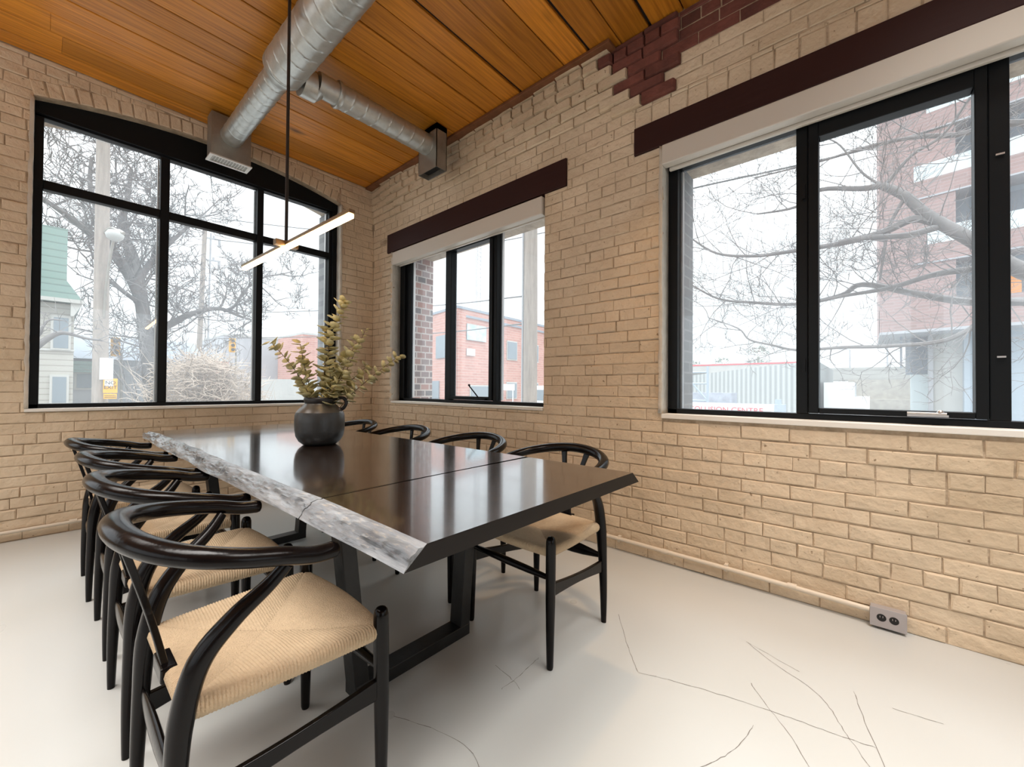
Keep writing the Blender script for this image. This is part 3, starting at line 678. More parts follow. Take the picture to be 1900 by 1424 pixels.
for (dx, dy, h), bend, nl, ls in stems:
    a0 = Vector((dx*.10+random.uniform(-.03,.03), dy*.3+random.uniform(-.03,.03), 0.0))
    P = crom([a0, a0+Vector((dx*.22, dy*.2, h*.36)), a0+Vector((dx*.55, dy*.6, h*.70)), Vector((dx, dy, h))], 8)
    st = MB().tube(P, lerpl([.0032, .0026, .0012], len(P)), 6).build('stem', M['stem'], et, smooth=60)
    lf = MB()
    for i in range(nl*2):
        t = 0.30 + 0.70*(i/(nl*2-1)); k = t*(len(P)-1); k0 = min(int(k), len(P)-2); p = P[k0].lerp(P[k0+1], k-k0); d = (P[k0+1]-P[k0]).normalized()
        s = ls*1.3*(1.15-0.45*t)*random.uniform(.75, 1.15); th = i*math.pi*0.5*1.07 + (i % 2)*math.pi + random.uniform(-.5, .5)
        a = d.orthogonal().normalized(); a = Matrix.Rotation(th, 3, d) @ a
        out = (a*0.85 + d*random.uniform(.1, .65)).normalized(); side = out.cross(d).normalized(); nrm = side.cross(out).normalized()
        n0 = len(lf.v); R = 9; base = p + out*0.004; cup = random.uniform(.12, .4)
        lf.v.append(tuple(base + out*s))
        c_ = n0
        for q in range(R):
            an = 2*math.pi*q/R; u, v = math.cos(an), math.sin(an)
            pt = base + out*(s*(1-u*1.0)) + side*(s*.85*v*(1 if ls > .016 else .5)) + nrm*(s*cup*(u*u*.6+v*v*.9) + random.uniform(-.0015, .0015))
            lf.v.append(tuple(pt))
        for q in range(R): lf.f.append((c_, c_+1+q, c_+1+(q+1) % R)); lf.mi.append(0)
    o = lf.build('leaves', M['leaf'], st, smooth=179); sd_ = o.modifiers.new('thick', 'SOLIDIFY'); sd_.thickness = .0012; tag(o, kind='stuff')

# ================================================================ linear pendant lamp
LX0, LY0, LX1, LY1, LZ = .855, 3.119, .901, 1.756, 1.862
pt = tag(empty('pendant_lamp', (.875, 2.45, LZ)), 'glowing slim linear pendant lamp hanging on a thin black rod over the table', 'lamp')
def loc(o): o.location = (-.875, -2.45, -LZ); return o
loc(MB().bar((LX0, LY0, LZ+.012), (LX1, LY1, LZ+.012), .030, .018).build('channel', M['brass'], pt, bevel=.002))
loc(MB().bar((LX0, LY0-.006, LZ-.006), (LX1, LY1+.006, LZ-.006), .026, .0175).build('led_diffuser', M['led'], pt, bevel=.002))
loc(MB().tube([(.875, 2.45, LZ+.03), (.875, 2.45, ZC-.012)], .0085, 12).build('rod', M['rod'], pt, smooth=60))
loc(MB().bar((.815, 2.448, LZ+.012), (.935, 2.452, LZ+.012), .040, .030).build('swivel_mount', M['brass'], pt, bevel=.003))
loc(MB().tube([(.875, 2.45, ZC-.02), (.875, 2.45, ZC-.001)], .03, 28).build('ceiling_canopy', M['rod'], pt, smooth=40))

# ================================================================ wishbone chair (local: front +x, left +y)
def make_chair():
    t = empty('dining_chair')
    Z = Vector
    for s in (-1, 1):
        P = [(.214, s*.235, 0), (.2135, s*.235, .01), (.213, s*.2345, .12), (.212, s*.234, .26), (.210, s*.233, .40), (.209, s*.2325, .47), (.209, s*.2325, .486), (.209, s*.2325, .498), (.209, s*.2325, .504), (.209, s*.2325, .507)]
        MB().tube(P, [.0115, .0135, .0160, .0190, .0198, .0196, .0192, .0165, .0115, .004], 20).build('leg', M['ebony'], t, smooth=50)
    for s in (-1, 1):
        P = crom([(-.212, s*.207, 0), (-.211, s*.206, .14), (-.206, s*.203, .30), (-.198, s*.200, .43), (-.172, s*.203, .535), (-.120, s*.218, .605), (-.060, s*.236, .660), (-.028, s*.250, .700)], 6)
        MB().tube(P, lerpl([.0125, .017, .021, .0255, .0250, .0215, .0175, .0145], len(P)), 18, flat=(1.0, .86), ref=(0,1,0)).build('leg', M['ebony'], t, smooth=60)
    arc = [(.066, .256, .702), (.020, .262, .706), (-.040, .264, .722), (-.105, .256, .735), (-.165, .232, .747), (-.215, .190, .758), (-.250, .135, .768), (-.270, .070, .775), (-.276, 0, .778)]
    full = arc + [(x, -y, z) for x, y, z in reversed(arc[:-1])]
    P = crom(full, 6); n = len(P); R = [.0205 + .0045*math.sin(math.pi*i/(n-1))**2 for i in range(n)]
    d0 = (P[0]-P[1]).normalized(); d1 = (P[-1]-P[-2]).normalized()
    P = [P[0]+d0*.012, P[0]+d0*.0085] + P + [P[-1]+d1*.0085, P[-1]+d1*.012]; R = [.010, .0175] + R + [.0175, .010]
    MB().tube(P, R, 20, flat=(.92, 1.06), ref=(0,0,1)).build('top_rail', M['ebony'], t, smooth=60)
    # Y shaped splat
    mb = MB(); th = .0065
    def strip(Q, wl):
        n0 = len(mb.v)
        for (x, y, z), w in zip(Q, wl):
            for a, b in ((-1, -1), (-1, 1), (1, 1), (1, -1)): mb.v.append((x+a*th, y+b*w, z))
        k = len(Q)
        for i in range(k-1):
            for j in range(4): q = (j+1) % 4; mb.f.append((n0+i*4+j, n0+i*4+q, n0+(i+1)*4+q, n0+(i+1)*4+j)); mb.mi.append(0)
        mb.f.append((n0+3, n0+2, n0+1, n0)); mb.mi.append(0); e_ = n0+(k-1)*4; mb.f.append((e_, e_+1, e_+2, e_+3)); mb.mi.append(0)
    xs = lambda z: -.190 - .082*(max(0.0, z-.43)/.33)**1.2
    zz = [.425+.0185*i for i in range(10)]; strip([(xs(z), 0, z) for z in zz], [.033, .030, .027, .024, .0225, .022, .023, .0255, .030, .036])
    for s in (-1, 1):
        zz = [.588+.0193*i for i in range(10)]
        strip([(xs(z), s*(.019+.052*(max(0.0, z-.588)/.17)**.8), z) for z in zz], [.0155, .014, .013, .0125, .012, .012, .0125, .013, .0145, .016])
    mb.build('back_splat', M['ebony'], t, bevel=.002)
    # stretchers
    for s in (-1, 1):
        mb = MB(); n = 9; w = .0075
        for i in range(n):
            u = i/(n-1); x = -.200+.408*u; y = s*(.204+.030*u); zc = .262+.038*u; hh = .027 - .009*math.sin(math.pi*u)
            for a, b in ((-1,-1),(1,-1),(1,1),(-1,1)): mb.v.append((x, y+a*w, zc+b*hh))
        for i in range(n-1):
            for j in range(4): q = (j+1) % 4; mb.f.append((i*4+j, i*4+q, (i+1)*4+q, (i+1)*4+j)); mb.mi.append(0)
        mb.build('side_stretcher', M['ebony'], t, bevel=.003, smooth=40)
    MB().tube([(.212, -.23, .345), (.212, -.12, .345), (.212, 0, .345), (.212, .12, .345), (.212, .23, .345)], [.0095, .014, .0155, .014, .0095], 16).build('front_stretcher', M['ebony'], t, smooth=60)
    P = [(-.205, y, .305) for y in (-.20, -.15, -.09, -.03, .03, .09, .15, .20)]
    MB().tube(P, [.010, .018, .026, .030, .030, .026, .018, .010], 16, flat=(1, .34), ref=(0,0,1)).build('rear_stretcher', M['ebony'], t, smooth=60)
    # seat rails just visible under the weave and the exposed rear block
    MB().box(-.206, -.176, -.045, .045, .432, .466).build('rear_rail', M['ebony'], t, bevel=.004)
    # woven seat with real cords
    Cx, zc0 = .020, .462
    def edge_z(kind, u): return zc0 + (.004 if kind == 'front' else .0)*math.sin(math.pi*u)
    F0, F1 = Z((.203, -.226, 0)), Z((.203, .226, 0)); R0, R1 = Z((-.182, -.190, 0)), Z((-.182, .190, 0)); SF0, SF1, SR0, SR1 = F0, F1, R0, R1
    CF, CR = Z((.045, 0, 0)), Z((.0, 0, 0))
    parts = [('front', F0, F1, Z((.030, 0, 0)), Z((.030, 0, 0)), Z((1, 0, 0))), ('back', R1, R0, Z((.010, .014, 0)), Z((.010, -.014, 0)), Z((-1, 0, 0))),
             ('right', SR0, SF0, Z((.010, -.014, 0)), Z((.030, 0, 0)), Z((-.08, -1, 0))), ('left', SF1, SR1, Z((.030, 0, 0)), Z((.010, .014, 0)), Z((-.08, 1, 0)))]
    mb = MB()
    for kind, A, B, CA, CB, out in parts:
        L = (B-A).length; nc = int(L/.0070); nu = nc*4; rows = []
        prof = [(-.03, -.040), (-.012, -.042), (.004, -.040), (.0125, -.030), (.0155, -.018), (.0125, -.007), (.006, -.001), (0, 0)]
        if kind == 'back': prof = [(-.03, -.040), (-.010, -.042), (.006, -.040), (.014, -.030), (.017, -.018), (.014, -.007), (.006, -.001), (0, 0)]
        nv = 11; n0 = len(mb.v); NR = len(prof)+nv
        bow = {'front': .016, 'back': .0, 'left': .004, 'right': .004}[kind]
        for i in range(nu+1):
            u = i/nu; p = A.lerp(B, u); uc = .5 if kind in ('front', 'back') else (.50 if kind == 'right' else .50); sd = u/uc if u < uc else (1-u)/(1-uc); cc = (A if u < uc else B).lerp(Z((.008, 0, 0)), sd); rid = .0023*abs(math.sin(math.pi*u*nc))-.0006
            bw = out*bow*math.sin(math.pi*u)
            for o_, z_ in prof: mb.v.append(tuple(p + bw + out*(o_ + (rid if z_ > -.04 else 0)) + Z((0, 0, zc0+z_+rid*.8))))
            for k in range(1, nv+1):
                v = k/nv; q = (p+bw*(1-v)).lerp(cc, v); sag = -.021*(1-(1-sd)**2)*(1-(1-v)**2) + .0100*math.sin(math.pi*min(v*1.02, 1))*sd**.6
                mb.v.append(tuple(q + Z((0, 0, zc0+sag+rid*(1-.5*v)))))
        for i in range(nu):
            for k in range(NR-1):
                a = n0+i*NR+k; mb.f.append((a, a+NR, a+NR+1, a+1)); mb.mi.append(0)
    mb.box(-.165, .195, -.195, .195, zc0-.041, zc0-.036)
    mb.build('seat', M['cord'], t, smooth=60)['label'] = 'natural woven paper cord seat'
    return t
chair = make_chair(); chair['category'] = 'chair'
spots = [(.378, 1.195, 0, 'nearest black wishbone chair, at the left, its woven cord seat fully visible', 'wishbone chairs along the left side of the table'),
 (.382, 1.832, 0, 'second nearest black wishbone chair on the left side, directly beyond the foreground chair', 0),
 (.385, 2.468, 0, 'third black wishbone chair on the left side, between its row neighbours', 0),
 (.370, 3.145, 0, 'black wishbone chair on the left side nearest the back wall window', 0),
 (1.522, 1.150, math.pi-.06, 'nearest black wishbone chair on the right side, its legs and pale seat visible', 'wishbone chairs along the right side of the table'),
 (1.572, 1.825, math.pi, 'second nearest wishbone chair on the right side, only its back rail rising above the table', 1),
 (1.580, 2.560, math.pi, 'third wishbone chair on the right side, back rail seen just right of the vase', 1),
 (1.590, 3.290, math.pi, 'farthest wishbone chair on the right side, its rail touching the vase outline', 1)]
G = ['wishbone chairs along the left side of the table', 'wishbone chairs along the right side of the table']
for i, (x, y, rz, lab, g) in enumerate(spots):
    c = chair if i == 0 else copy_tree(chair)
    c.location = (x, y, 0); c.rotation_euler = (0, 0, rz); c['label'] = lab; c['group'] = g if isinstance(g, str) else G[g]
# ================================================================ outside
M['street'] = mat('street_ground', (0.38, 0.375, 0.37), 0.9, var=0.25, vscale=0.4)
M['bark'] = mat('grey_bark', (0.20, 0.185, 0.18), 0.9, bump=0.4, bscale=12, var=0.3, vscale=4)
M['twig'] = mat('dry_twig', (0.46, 0.38, 0.31), 0.9, var=0.3, vscale=3)
M['pole'] = mat('weathered_pole', (0.36, 0.31, 0.27), 0.9, bump=0.3, bscale=20, var=0.35, vscale=6, stretch=(3,3,.3))
M['wire'] = mat('wire_black', (0.12, 0.12, 0.12), 0.7)
def siding_mat(name, a, b, pitch):
    m = bpy.data.materials.new(name); m.use_nodes = True; n = m.node_tree; p = n.nodes['Principled BSDF']; p.inputs['Roughness'].default_value = .8
    t = n.nodes.new('ShaderNodeTexCoord'); w = n.nodes.new('ShaderNodeTexWave'); w.bands_direction = 'Z'; w.wave_profile = 'SAW'; w.inputs['Scale'].default_value = 0.314/pitch/1.0; w.inputs['Distortion'].default_value = .25
    r = n.nodes.new('ShaderNodeValToRGB'); r.color_ramp.elements[0].color = (*a, 1); r.color_ramp.elements[1].color = (*b, 1); r.color_ramp.elements[0].position = .05; r.color_ramp.elements[1].position = .25
    n.links.new(t.outputs['Object'], w.inputs['Vector']); n.links.new(w.outputs['Fac'], r.inputs[0]); n.links.new(r.outputs[0], p.inputs['Base Color']); return m
M['siding'] = siding_mat('cream_siding', (.27,.25,.215), (.42,.40,.355), .16)
M['shingle'] = siding_mat('green_shingle', (.13,.19,.17), (.20,.30,.265), .2)
M['trim_o'] = mat('house_trim', (.46,.45,.42), .7)
M['glass_o'] = mat('far_window_glass', (.20,.24,.27), .15)
M['grey_wall'] = mat('grey_cladding', (.40,.41,.43), .8, var=.15, vscale=.5)
M['slate'] = mat('slate_roof', (.24,.27,.31), .8)
M['pale'] = mat('pale_concrete', (.46,.46,.44), .8, var=.15, vscale=.6)
M['yellow'] = mat('sign_yellow', (.85,.42,.02), .5)
M['signw'] = mat('sign_white', (.75,.77,.78), .5)
M['signr'] = mat('sign_red', (.75,.10,.12), .5)
M['signk'] = mat('sign_black', (.05,.04,.03), .5)
M['blue_s'] = mat('mural_blue', (.28,.50,.62), .6, var=.6, vscale=1.5, vcol=(.62,.70,.70))
M['bluegrey'] = mat('blue_grey_panel', (.34,.40,.46), .6)
M['rail_g'] = mat('balcony_glass', (.55,.62,.64), .3)
M['orange'] = mat('orange_curtain', (.85,.33,.06), .7)
def T(name, mb, m, lab, cat, group=None, smooth=None, kind=None):
    return tag(mb.build(name, m, smooth=smooth), lab, cat, group, kind)
g = MB().box(-60, 120, -60, 130, -1.35, -1.2).build('street_ground', M['street']); tag(g, 'pale overcast street ground outside the loft', 'ground', kind='structure')
# ---------------- tree builder
def limb(mb, P, r0_, r1_, seg=6, n=5):
    C = crom(P, n); mb.tube(C, [r0_+(r1_-r0_)*i/(len(C)-1) for i in range(len(C))], seg, caps=False); return C
RMIN = .0032
def grow(mb, p, d, L, r, depth, up=.12, spread=.7, kids=3):
    k = 4 if depth > 1 else 3; P = [p]; q = p; dd = d.copy(); r = max(r, RMIN)
    for i in range(k):
        dd = (dd + Vector((random.uniform(-1,1), random.uniform(-1,1), random.uniform(-1,1)))*.26 + Vector((0,0,up))*.5).normalized(); q = q + dd*L/k; P.append(q)
    mb.tube(P, [r*(1-.55*i/k) for i in range(k+1)], 5 if r > .02 else 3, caps=False)
    if depth <= 0: return
    for c in range(kids):
        t = random.uniform(.3, 1.0); i = min(int(t*k), k-1); b = P[i].lerp(P[i+1], t*k-i)
        sd = Vector((random.uniform(-1,1), random.uniform(-1,1), random.uniform(-.6,.9))).normalized()
        grow(mb, b, (dd*(1-spread*.5)+sd*spread).normalized(), L*random.uniform(.5,.78), r*random.uniform(.42,.6), depth-1, up, spread, kids)
def sprout(mb, C, every, L, r, depth, up=.1, kids=3, spread=.8):
    acc = 0
    for i in range(1, len(C)):
        acc += (C[i]-C[i-1]).length
        if acc > every:
            acc = 0; d = (C[i]-C[i-1]).normalized(); sd = Vector((random.uniform(-1,1), random.uniform(-1,1), random.uniform(-.8,1))).normalized()
            grow(mb, C[i], (d*.5+sd).normalized(), L*random.uniform(.6,1.2), r, depth, up, spread, kids)
V = Vector
# ---- bare tree close to the widest window
random.seed(31); mb = MB()
C = limb(mb, [(7.6,-3.4,-1.2), (7.5,-3.2,.6), (7.3,-2.4,1.6), (7.0,-1.27,2.39), (7.0,-.92,2.79), (7.0,-.53,3.21), (7.0,-.34,3.5), (7.0,-.12,3.71)], .11, .045, 10)
m1 = limb(mb, [(7.0,-.12,3.71), (7.0,.07,3.73), (7.05,.52,3.87), (7.1,.8,3.73), (7.2,1.3,3.8)], .045, .012)
m2 = limb(mb, [(7.0,-.7,3.02), (7.0,-.43,3.20), (7.0,-.14,3.11), (7.0,.29,3.06), (7.0,.76,3.07), (7.0,1.3,3.1), (7.0,1.82,3.25), (7.0,2.19,3.56)], .055, .012)
m2b = limb(mb, [(7.0,-.62,3.05), (6.8,-.33,2.96), (6.8,.05,3.02), (6.9,.3,3.05)], .04, .03)
limb(mb, [(7.6,-3.0,.9), (7.55,-2.0,1.9), (7.5,-1.36,2.14)], .10, .055)
m3 = limb(mb, [(7.5,-1.36,2.14), (7.5,-.93,2.19), (7.5,-.46,2.36), (7.5,.07,2.57), (7.5,.31,2.45), (7.5,.82,2.39), (7.5,1.39,2.49), (7.5,1.91,2.62), (7.5,2.35,2.92)], .052, .012)
m3b = limb(mb, [(7.3,-1.9,2.5), (7.2,-.92,2.53), (7.2,-.59,2.52), (7.2,-.19,2.42), (7.2,.3,2.38), (7.2,.8,2.30)], .045, .016)
m4 = limb(mb, [(7.3,-2.6,1.2), (6.5,-1.17,2.0), (6.5,-.81,1.75), (6.5,-.57,1.63), (6.5,-.13,1.61), (6.5,.27,1.62), (6.5,.71,1.61), (6.5,1.01,1.7), (6.5,1.27,1.79), (6.5,1.41,1.96), (6.5,1.8,2.15)], .032, .007)
m5 = limb(mb, [(8.0,-1.8,4.3), (8.0,-1.24,4.52), (8.0,-.91,4.52), (8.0,-.5,4.65), (8.0,-.04,4.71), (8.0,.59,4.7), (8.0,1.49,4.74)], .05, .012)
limb(mb, [(7.3,-2.4,1.6), (7.6,-2.3,3.0), (8.0,-1.8,4.3)], .09, .05)
m6 = limb(mb, [(7.0,-.17,3.72), (7.0,-.39,3.99), (7.0,-.66,4.14), (7.0,-.88,4.49)], .022, .012)
m7 = limb(mb, [(7.0,-.34,3.5), (7.0,-.19,3.17), (7.0,-.14,2.84), (7.0,-.1,2.5)], .022, .012)
m8 = limb(mb, [(7.0,-.12,3.71), (7.0,.07,3.94), (7.0,.29,4.38), (7.0,.46,4.56)], .016, .008)
for c, ev, L in ((C, .5, .7), (m1, .13, .8), (m2, .11, .85), (m2b, .3, .5), (m3, .11, .85), (m3b, .14, .6), (m4, .13, .55), (m5, .16, .9), (m6, .16, .6), (m7, .16, .5), (m8, .12, .6)): sprout(mb, c, ev*.95, L*1.1, .008, 3, .08, 3, .7)
T('bare_tree', mb, M['bark'], 'bare grey tree reaching its branches in from the right outside the widest window', 'tree', smooth=60)
# ---- big bare tree outside the back window
random.seed(11); mb = MB(); RMIN = .015
C0 = limb(mb, [(2.75,20,-1.2), (2.66,20,.39), (2.5,20,2.2), (2.40,20,2.97), (2.27,20,4.14), (1.94,20,5.05), (1.51,20,5.72), (1.24,20,6.03), (.72,20,6.43), (.23,20,6.82), (-.5,20,7.3)], .29, .06, 10)
C1 = limb(mb, [(2.27,20,4.1), (2.07,20.3,5.67), (1.8,20.4,6.57), (1.77,20.4,7.14), (1.9,20.6,7.96), (2.02,20.8,9.18)], .22, .05, 8)
C2 = limb(mb, [(2.42,20,2.9), (3.16,19.8,3.46), (3.65,19.7,3.84), (4.52,19.6,4.18), (5.28,19.5,3.95), (5.88,19.4,3.8)], .15, .03, 8)
C3 = limb(mb, [(4.7,19.6,4.1), (5.08,19.6,4.38), (5.46,19.6,5.12), (6.06,19.6,5.71), (6.92,19.6,6.13)], .07, .02)
C4 = limb(mb, [(2.1,20,4.7), (2.6,20.3,5.8), (3.3,20.5,6.9), (4.0,20.6,7.9)], .15, .04)
C5 = limb(mb, [(1.5,20,5.7), (1.2,19.6,6.6), (.9,19.4,7.6), (.9,19.3,8.6)], .12, .04)
C6 = limb(mb, [(2.3,20,4.0), (1.6,19.7,4.5), (1.2,19.8,5.0), (.95,19.8,5.6)], .08, .02)
for c, ev, L in ((C0, .38, 1.7), (C1, .34, 1.7), (C2, .30, 1.5), (C3, .28, 1.2), (C4, .34, 1.6), (C5, .34, 1.5), (C6, .35, 1.1)): sprout(mb, c, ev*.8, L*1.2, .036, 4 if ev < .36 else 3, .10, 3)
T('bare_tree', mb, M['bark'], 'large bare spreading tree filling the left half of the back window view', 'tree', smooth=60)
# ---- low branch of another bare tree before the cream house
random.seed(5); mb = MB(); RMIN = .006
C = limb(mb, [(-.9,12.2,-1.2), (-.75,12.1,.4), (-.45,12,1.3), (-.17,12,1.74), (.06,12,2.02), (.24,12,2.11), (.54,12,2.03), (.77,12,2.01)], .10, .015, 7)
D = limb(mb, [(-.17,12,1.76), (.0,12,2.3), (.2,12,2.35)], .03, .01); sprout(mb, C[18:], .12, .55, .011, 2); sprout(mb, D, .15, .3, .008, 1)
T('bare_sapling', mb, M['bark'], 'low bent bare branch crossing in front of the cream siding house', 'tree', smooth=60)
random.seed(15); mb = MB()
for i in range(7): grow(mb, V((1.7+i*.26, 15.5+random.uniform(-.4,.4), -1.2)), V((random.uniform(-.1,.1), 0, 1)), random.uniform(2.2, 3.2), .022, 2, .5, .4, 3)
T('bare_shrub', mb, M['bark'], 'thin upright bare shrub between the utility pole and the brown bush', 'shrub', smooth=60)
# ---- brown tangled bush
random.seed(17); mb = MB()
for i in range(1900):
    a = random.uniform(0, 2*math.pi); cx = 2.45+random.gauss(0, .42); h = 1.0; px_ = V((cx, 11.4+random.uniform(-.5,.5), random.uniform(-.4, 1.75)))
    top = 1.70 - .55*((px_.x-2.4)/.85)**2
    if px_.z > top: px_.z = top-random.uniform(0,.5)
    d = V((math.cos(a), math.sin(a)*.6, random.uniform(-.1, .9))).normalized()
    P = [px_]; 
    for k in range(4): d = (d+V((random.uniform(-1,1), random.uniform(-1,1), random.uniform(-1,.6)))*.5).normalized(); P.append(P[-1]+d*.13)
    mb.tube(P, [.009, .008, .0075, .007, .006], 3, caps=False)
for i in range(26):
    grow(mb, V((2.4+random.uniform(-.6,.7), 11.4, -1.2)), V((random.uniform(-.3,.3), 0, 1)), 1.6, .02, 2, .3, .6, 4)
T('tangled_bush', mb, M['twig'], 'rounded tangled pale brown bush below the middle of the back window', 'bush')
# ---- utility poles
p = tag(empty('utility_pole', (.88, 14, -1.2)), 'weathered wooden utility pole carrying a white box and yellow sign beyond the back window', 'pole')
MB().tube([(0,0,0), (-.01,0,4), (-.03,0,8), (-.09,0,11)], [.15,.14,.125,.11], 16).build('post', M['pole'], p, smooth=60)
mb = MB().tube(crom([(.03,-.12,3.9), (.05,-.2,4.6), (.10,-.3,5.3), (.16,-.4,5.85)], 5), .028, 8); mb.tube(crom([(.0,-.1,5.95), (.1,-.3,6.05), (.2,-.5,5.98), (.3,-.6,5.9)], 4), [.03]*9+[.05]*4, 8); mb.build('lamp_bracket', M['galv_dark'], p, smooth=50)
mb = MB().lathe([(.02,5.98), (.12,5.95), (.17,5.86), (.15,5.78), (.08,5.72)], c=(.16,-.5), seg=20); mb.build('street_lamp_head', M['pale'], p, smooth=50)
def bolt(name, mb, m_, label, cat): return tag(mb.build(name, m_), label, cat)
s = tag(empty('utility_box', (.965, 13.80, 1.47)), 'white utility box strapped to the wooden pole above the yellow sign', 'box')
MB().box(-.115, .115, -.06, .06, -.26, .26).build('case', M['signw'], s, bevel=.01); MB().box(-.03, .12, -.05, .0, -.42, -.27).build('conduit_tag', M['signw'], s)
def text(body, size, mtl, name, parent, loc, rot, align='CENTER', ex=.002):
    cu = bpy.data.curves.new(name, 'FONT'); cu.body = body; cu.size = size; cu.align_x = align; cu.align_y = 'CENTER'; cu.extrude = ex; cu.space_line = .95
    cu.materials.append(mtl); tmp = bpy.data.objects.new(name, cu); col.objects.link(tmp); bpy.context.view_layer.update()
    me = bpy.data.meshes.new_from_object(tmp.evaluated_get(bpy.context.evaluated_depsgraph_get())); bpy.data.objects.remove(tmp); me.name = name
    o = bpy.data.objects.new(name, me); col.objects.link(o); o.parent = parent; o.location = loc; o.rotation_euler = rot; return o
s = tag(empty('street_sign', (1.035, 13.76, 1.02)), 'small yellow NO EXIT sign on the wooden pole outside the back window', 'sign')
MB().box(-.125, .125, -.008, .008, -.13, .22).build('sign_plate', M['yellow'], s, bevel=.006)
text('NO\nEXIT', .115, M['signk'], 'lettering', s, (0, -.012, .06), (math.pi/2, 0, 0))
pl = MB().box(-.115, .115, -.008, .008, -.27, -.15).build('lower_plate', M['yellow'], s, bevel=.004)
MB().box(-.10, .10, -.012, -.008, -.20, -.188).box(-.10, .10, -.012, -.008, -.24, -.228).build('arrow_bars', M['signk'], pl)
p = tag(empty('utility_pole', (5.20, 26, -1.2)), 'grey utility pole with insulators rising from behind the brown bush', 'pole')
MB().tube([(-.1,0,0), (0,0,4.1), (.16,0,10.4)], [.13,.12,.10], 12).build('post', M['pole'], p, smooth=60)
mb = MB(); mb.tube([(.35,0,2.5), (.42,0,10.3)], .04, 6)
for z in (10.0, 8.85, 4.4): mb.bar((.1,0,z), (.85,0,z+.05), .07, .07); mb.tube([(.8,0,z), (.8,0,z-.35)], .06, 6); mb.tube([(.55,0,z), (.55,0,z+.2)], .05, 6)
mb.build('insulator_arms', M['grey_wall'], p)
p = tag(empty('utility_pole', (6.9, 5.52, -1.2)), 'thick pale wooden utility pole close outside the right pane of the narrower window', 'pole')
MB().tube([(0,0,0), (0,0,4), (.02,.05,9)], [.155,.15,.135], 18).build('post', M['pole'], p, smooth=60)
MB().tube([(-.10,.14,0), (-.10,.14,8)], .022, 8).build('cable_duct', M['grey_wall'], p, smooth=50)
# traffic lights
for x, y, z, lab in ((1.71, 21.2, 2.51, 'orange backed traffic signal seen just right of the pole with the white box'), (6.14, 24, 3.12, 'orange traffic signal above the right shoulder of the brown bush')):
    t = tag(empty('traffic_light', (x, y, z)), lab, 'traffic light', 'traffic signals beyond the back window')
    MB().box(-.13, .13, -.1, .1, -.35, .35).build('housing', M['yellow'], t, bevel=.03)
    mb = MB()
    for dz in (.22, 0, -.22): mb.tube([(0,-.16,dz), (0,-.10,dz)], .075, 12)
    mb.build('signal_lenses', M['signk'], t)
    MB().tube([(.16,.0,-.2), (.2,0,-4.0+(-z+2.5))], .045, 8).build('mast', M['galv_dark'], t)
# wires
def wire(P, r, lab):
    T('power_line', MB().tube(crom(P, 6), r, 5), M['wire'], lab, 'wire', smooth=60)
wire([(9,5.2,5.5), (9,2.85,5.36), (9,1.0,5.20), (9,-.31,5.13), (9,-2.5,5.2)], .018, 'thick cable sagging across the top of the widest window view')
wire([(9,5.2,6.25), (9,1.0,5.75), (9,-.31,5.72), (9,-2.5,5.9)], .012, 'upper cable close above the thick one across the widest window view')
wire([(5.6,26,9.9), (12,18,9.0), (16,8,9.6)], .022, 'power line leaving the insulator pole at its top')
wire([(5.75,26,8.8), (12,18,7.9), (16,8,8.4)], .022, 'power line leaving the insulator pole one arm down')
wire([(6.9,5.6,3.1), (9.5,14,4.3), (6.0,26,4.9)], .018, 'cable dipping low behind the right column of panes in the back window')
wire([(6.9,5.6,2.5), (9.5,14,3.2), (6.0,26,3.6)], .018, 'lowest cable behind the right column of panes in the back window')
# ---------------- cream house with green gable
h = tag(empty('house', (0, 17, -1.2)), 'cream siding house with a green shingle gable at the far left of the back window', 'house')
def loc(o, P=(0, 17, -1.2)): o.location = (-P[0], -P[1], -P[2]); return o
loc(MB().box(-5, .52, 17.0, 21.5, -1.2, 3.35).build('wall', M['siding'], h))
loc(MB().box(-5, .36, 16.95, 21.5, 3.45, 5.45).build('gable', M['shingle'], h))
mb = MB(); n0 = 0
mb.prism([(.36, 3.95), (.66, 3.45), (.66, 3.38), (-5, 3.38), (-5, 3.95)], 16.70, 17.0); mb.v = [(a, c, b) for a, b, c in mb.v]
mb.box(.36, .66, 17, 21.5, 3.38, 3.5); loc(mb.build('eaves', M['shingle'], h))
mb = MB().box(-5, .68, 16.66, 16.72, 3.36, 3.46); mb.prism([(.44, 3.36), (.66, 3.36), (.50, 3.0), (.44, 3.0)], 16.72, 17.0)
mb.v = mb.v[:8] + [(a, c, b) for a, b, c in mb.v[8:]]; mb.box(-5, .53, 16.96, 17.0, 2.02, 2.08); loc(mb.build('fascia', M['trim_o'], h))
for (a, b, c, d) in ((.13, .41, 2.10, 2.95), (.13, .39, .58, 1.30), (-.9, -.55, 2.10, 2.95), (-.9, -.55, .4, 1.3)):
    f_ = loc(MB().box(a-.05, b+.05, 16.93, 17.0, c-.05, d+.06).build('window', M['trim_o'], h)); MB().box(a, b, 16.92, 16.93, c, d).build('pane', M['glass_o'], f_)
h = tag(empty('shed', (0, 22, -1.2)), 'low grey house with a slate roof between the cream house and the pole', 'house')
loc(MB().box(.6, 4.5, 22, 26, -1.2, 2.1).build('wall', M['grey_wall'], h), (0, 22, -1.2))
mb = MB(); mb.prism([(21.6, 2.05), (26.4, 2.05), (24, 3.1)], .5, 4.6); mb.v = [(c, a, b) for a, b, c in mb.v]; loc(mb.build('roof', M['slate'], h), (0, 22, -1.2))
f_ = loc(MB().box(.7, 1.5, 21.93, 22, .9, 1.55).build('window', M['trim_o'], h), (0, 22, -1.2)); MB().box(.76, 1.44, 21.9, 21.93, .97, 1.48).build('pane', M['glass_o'], f_)
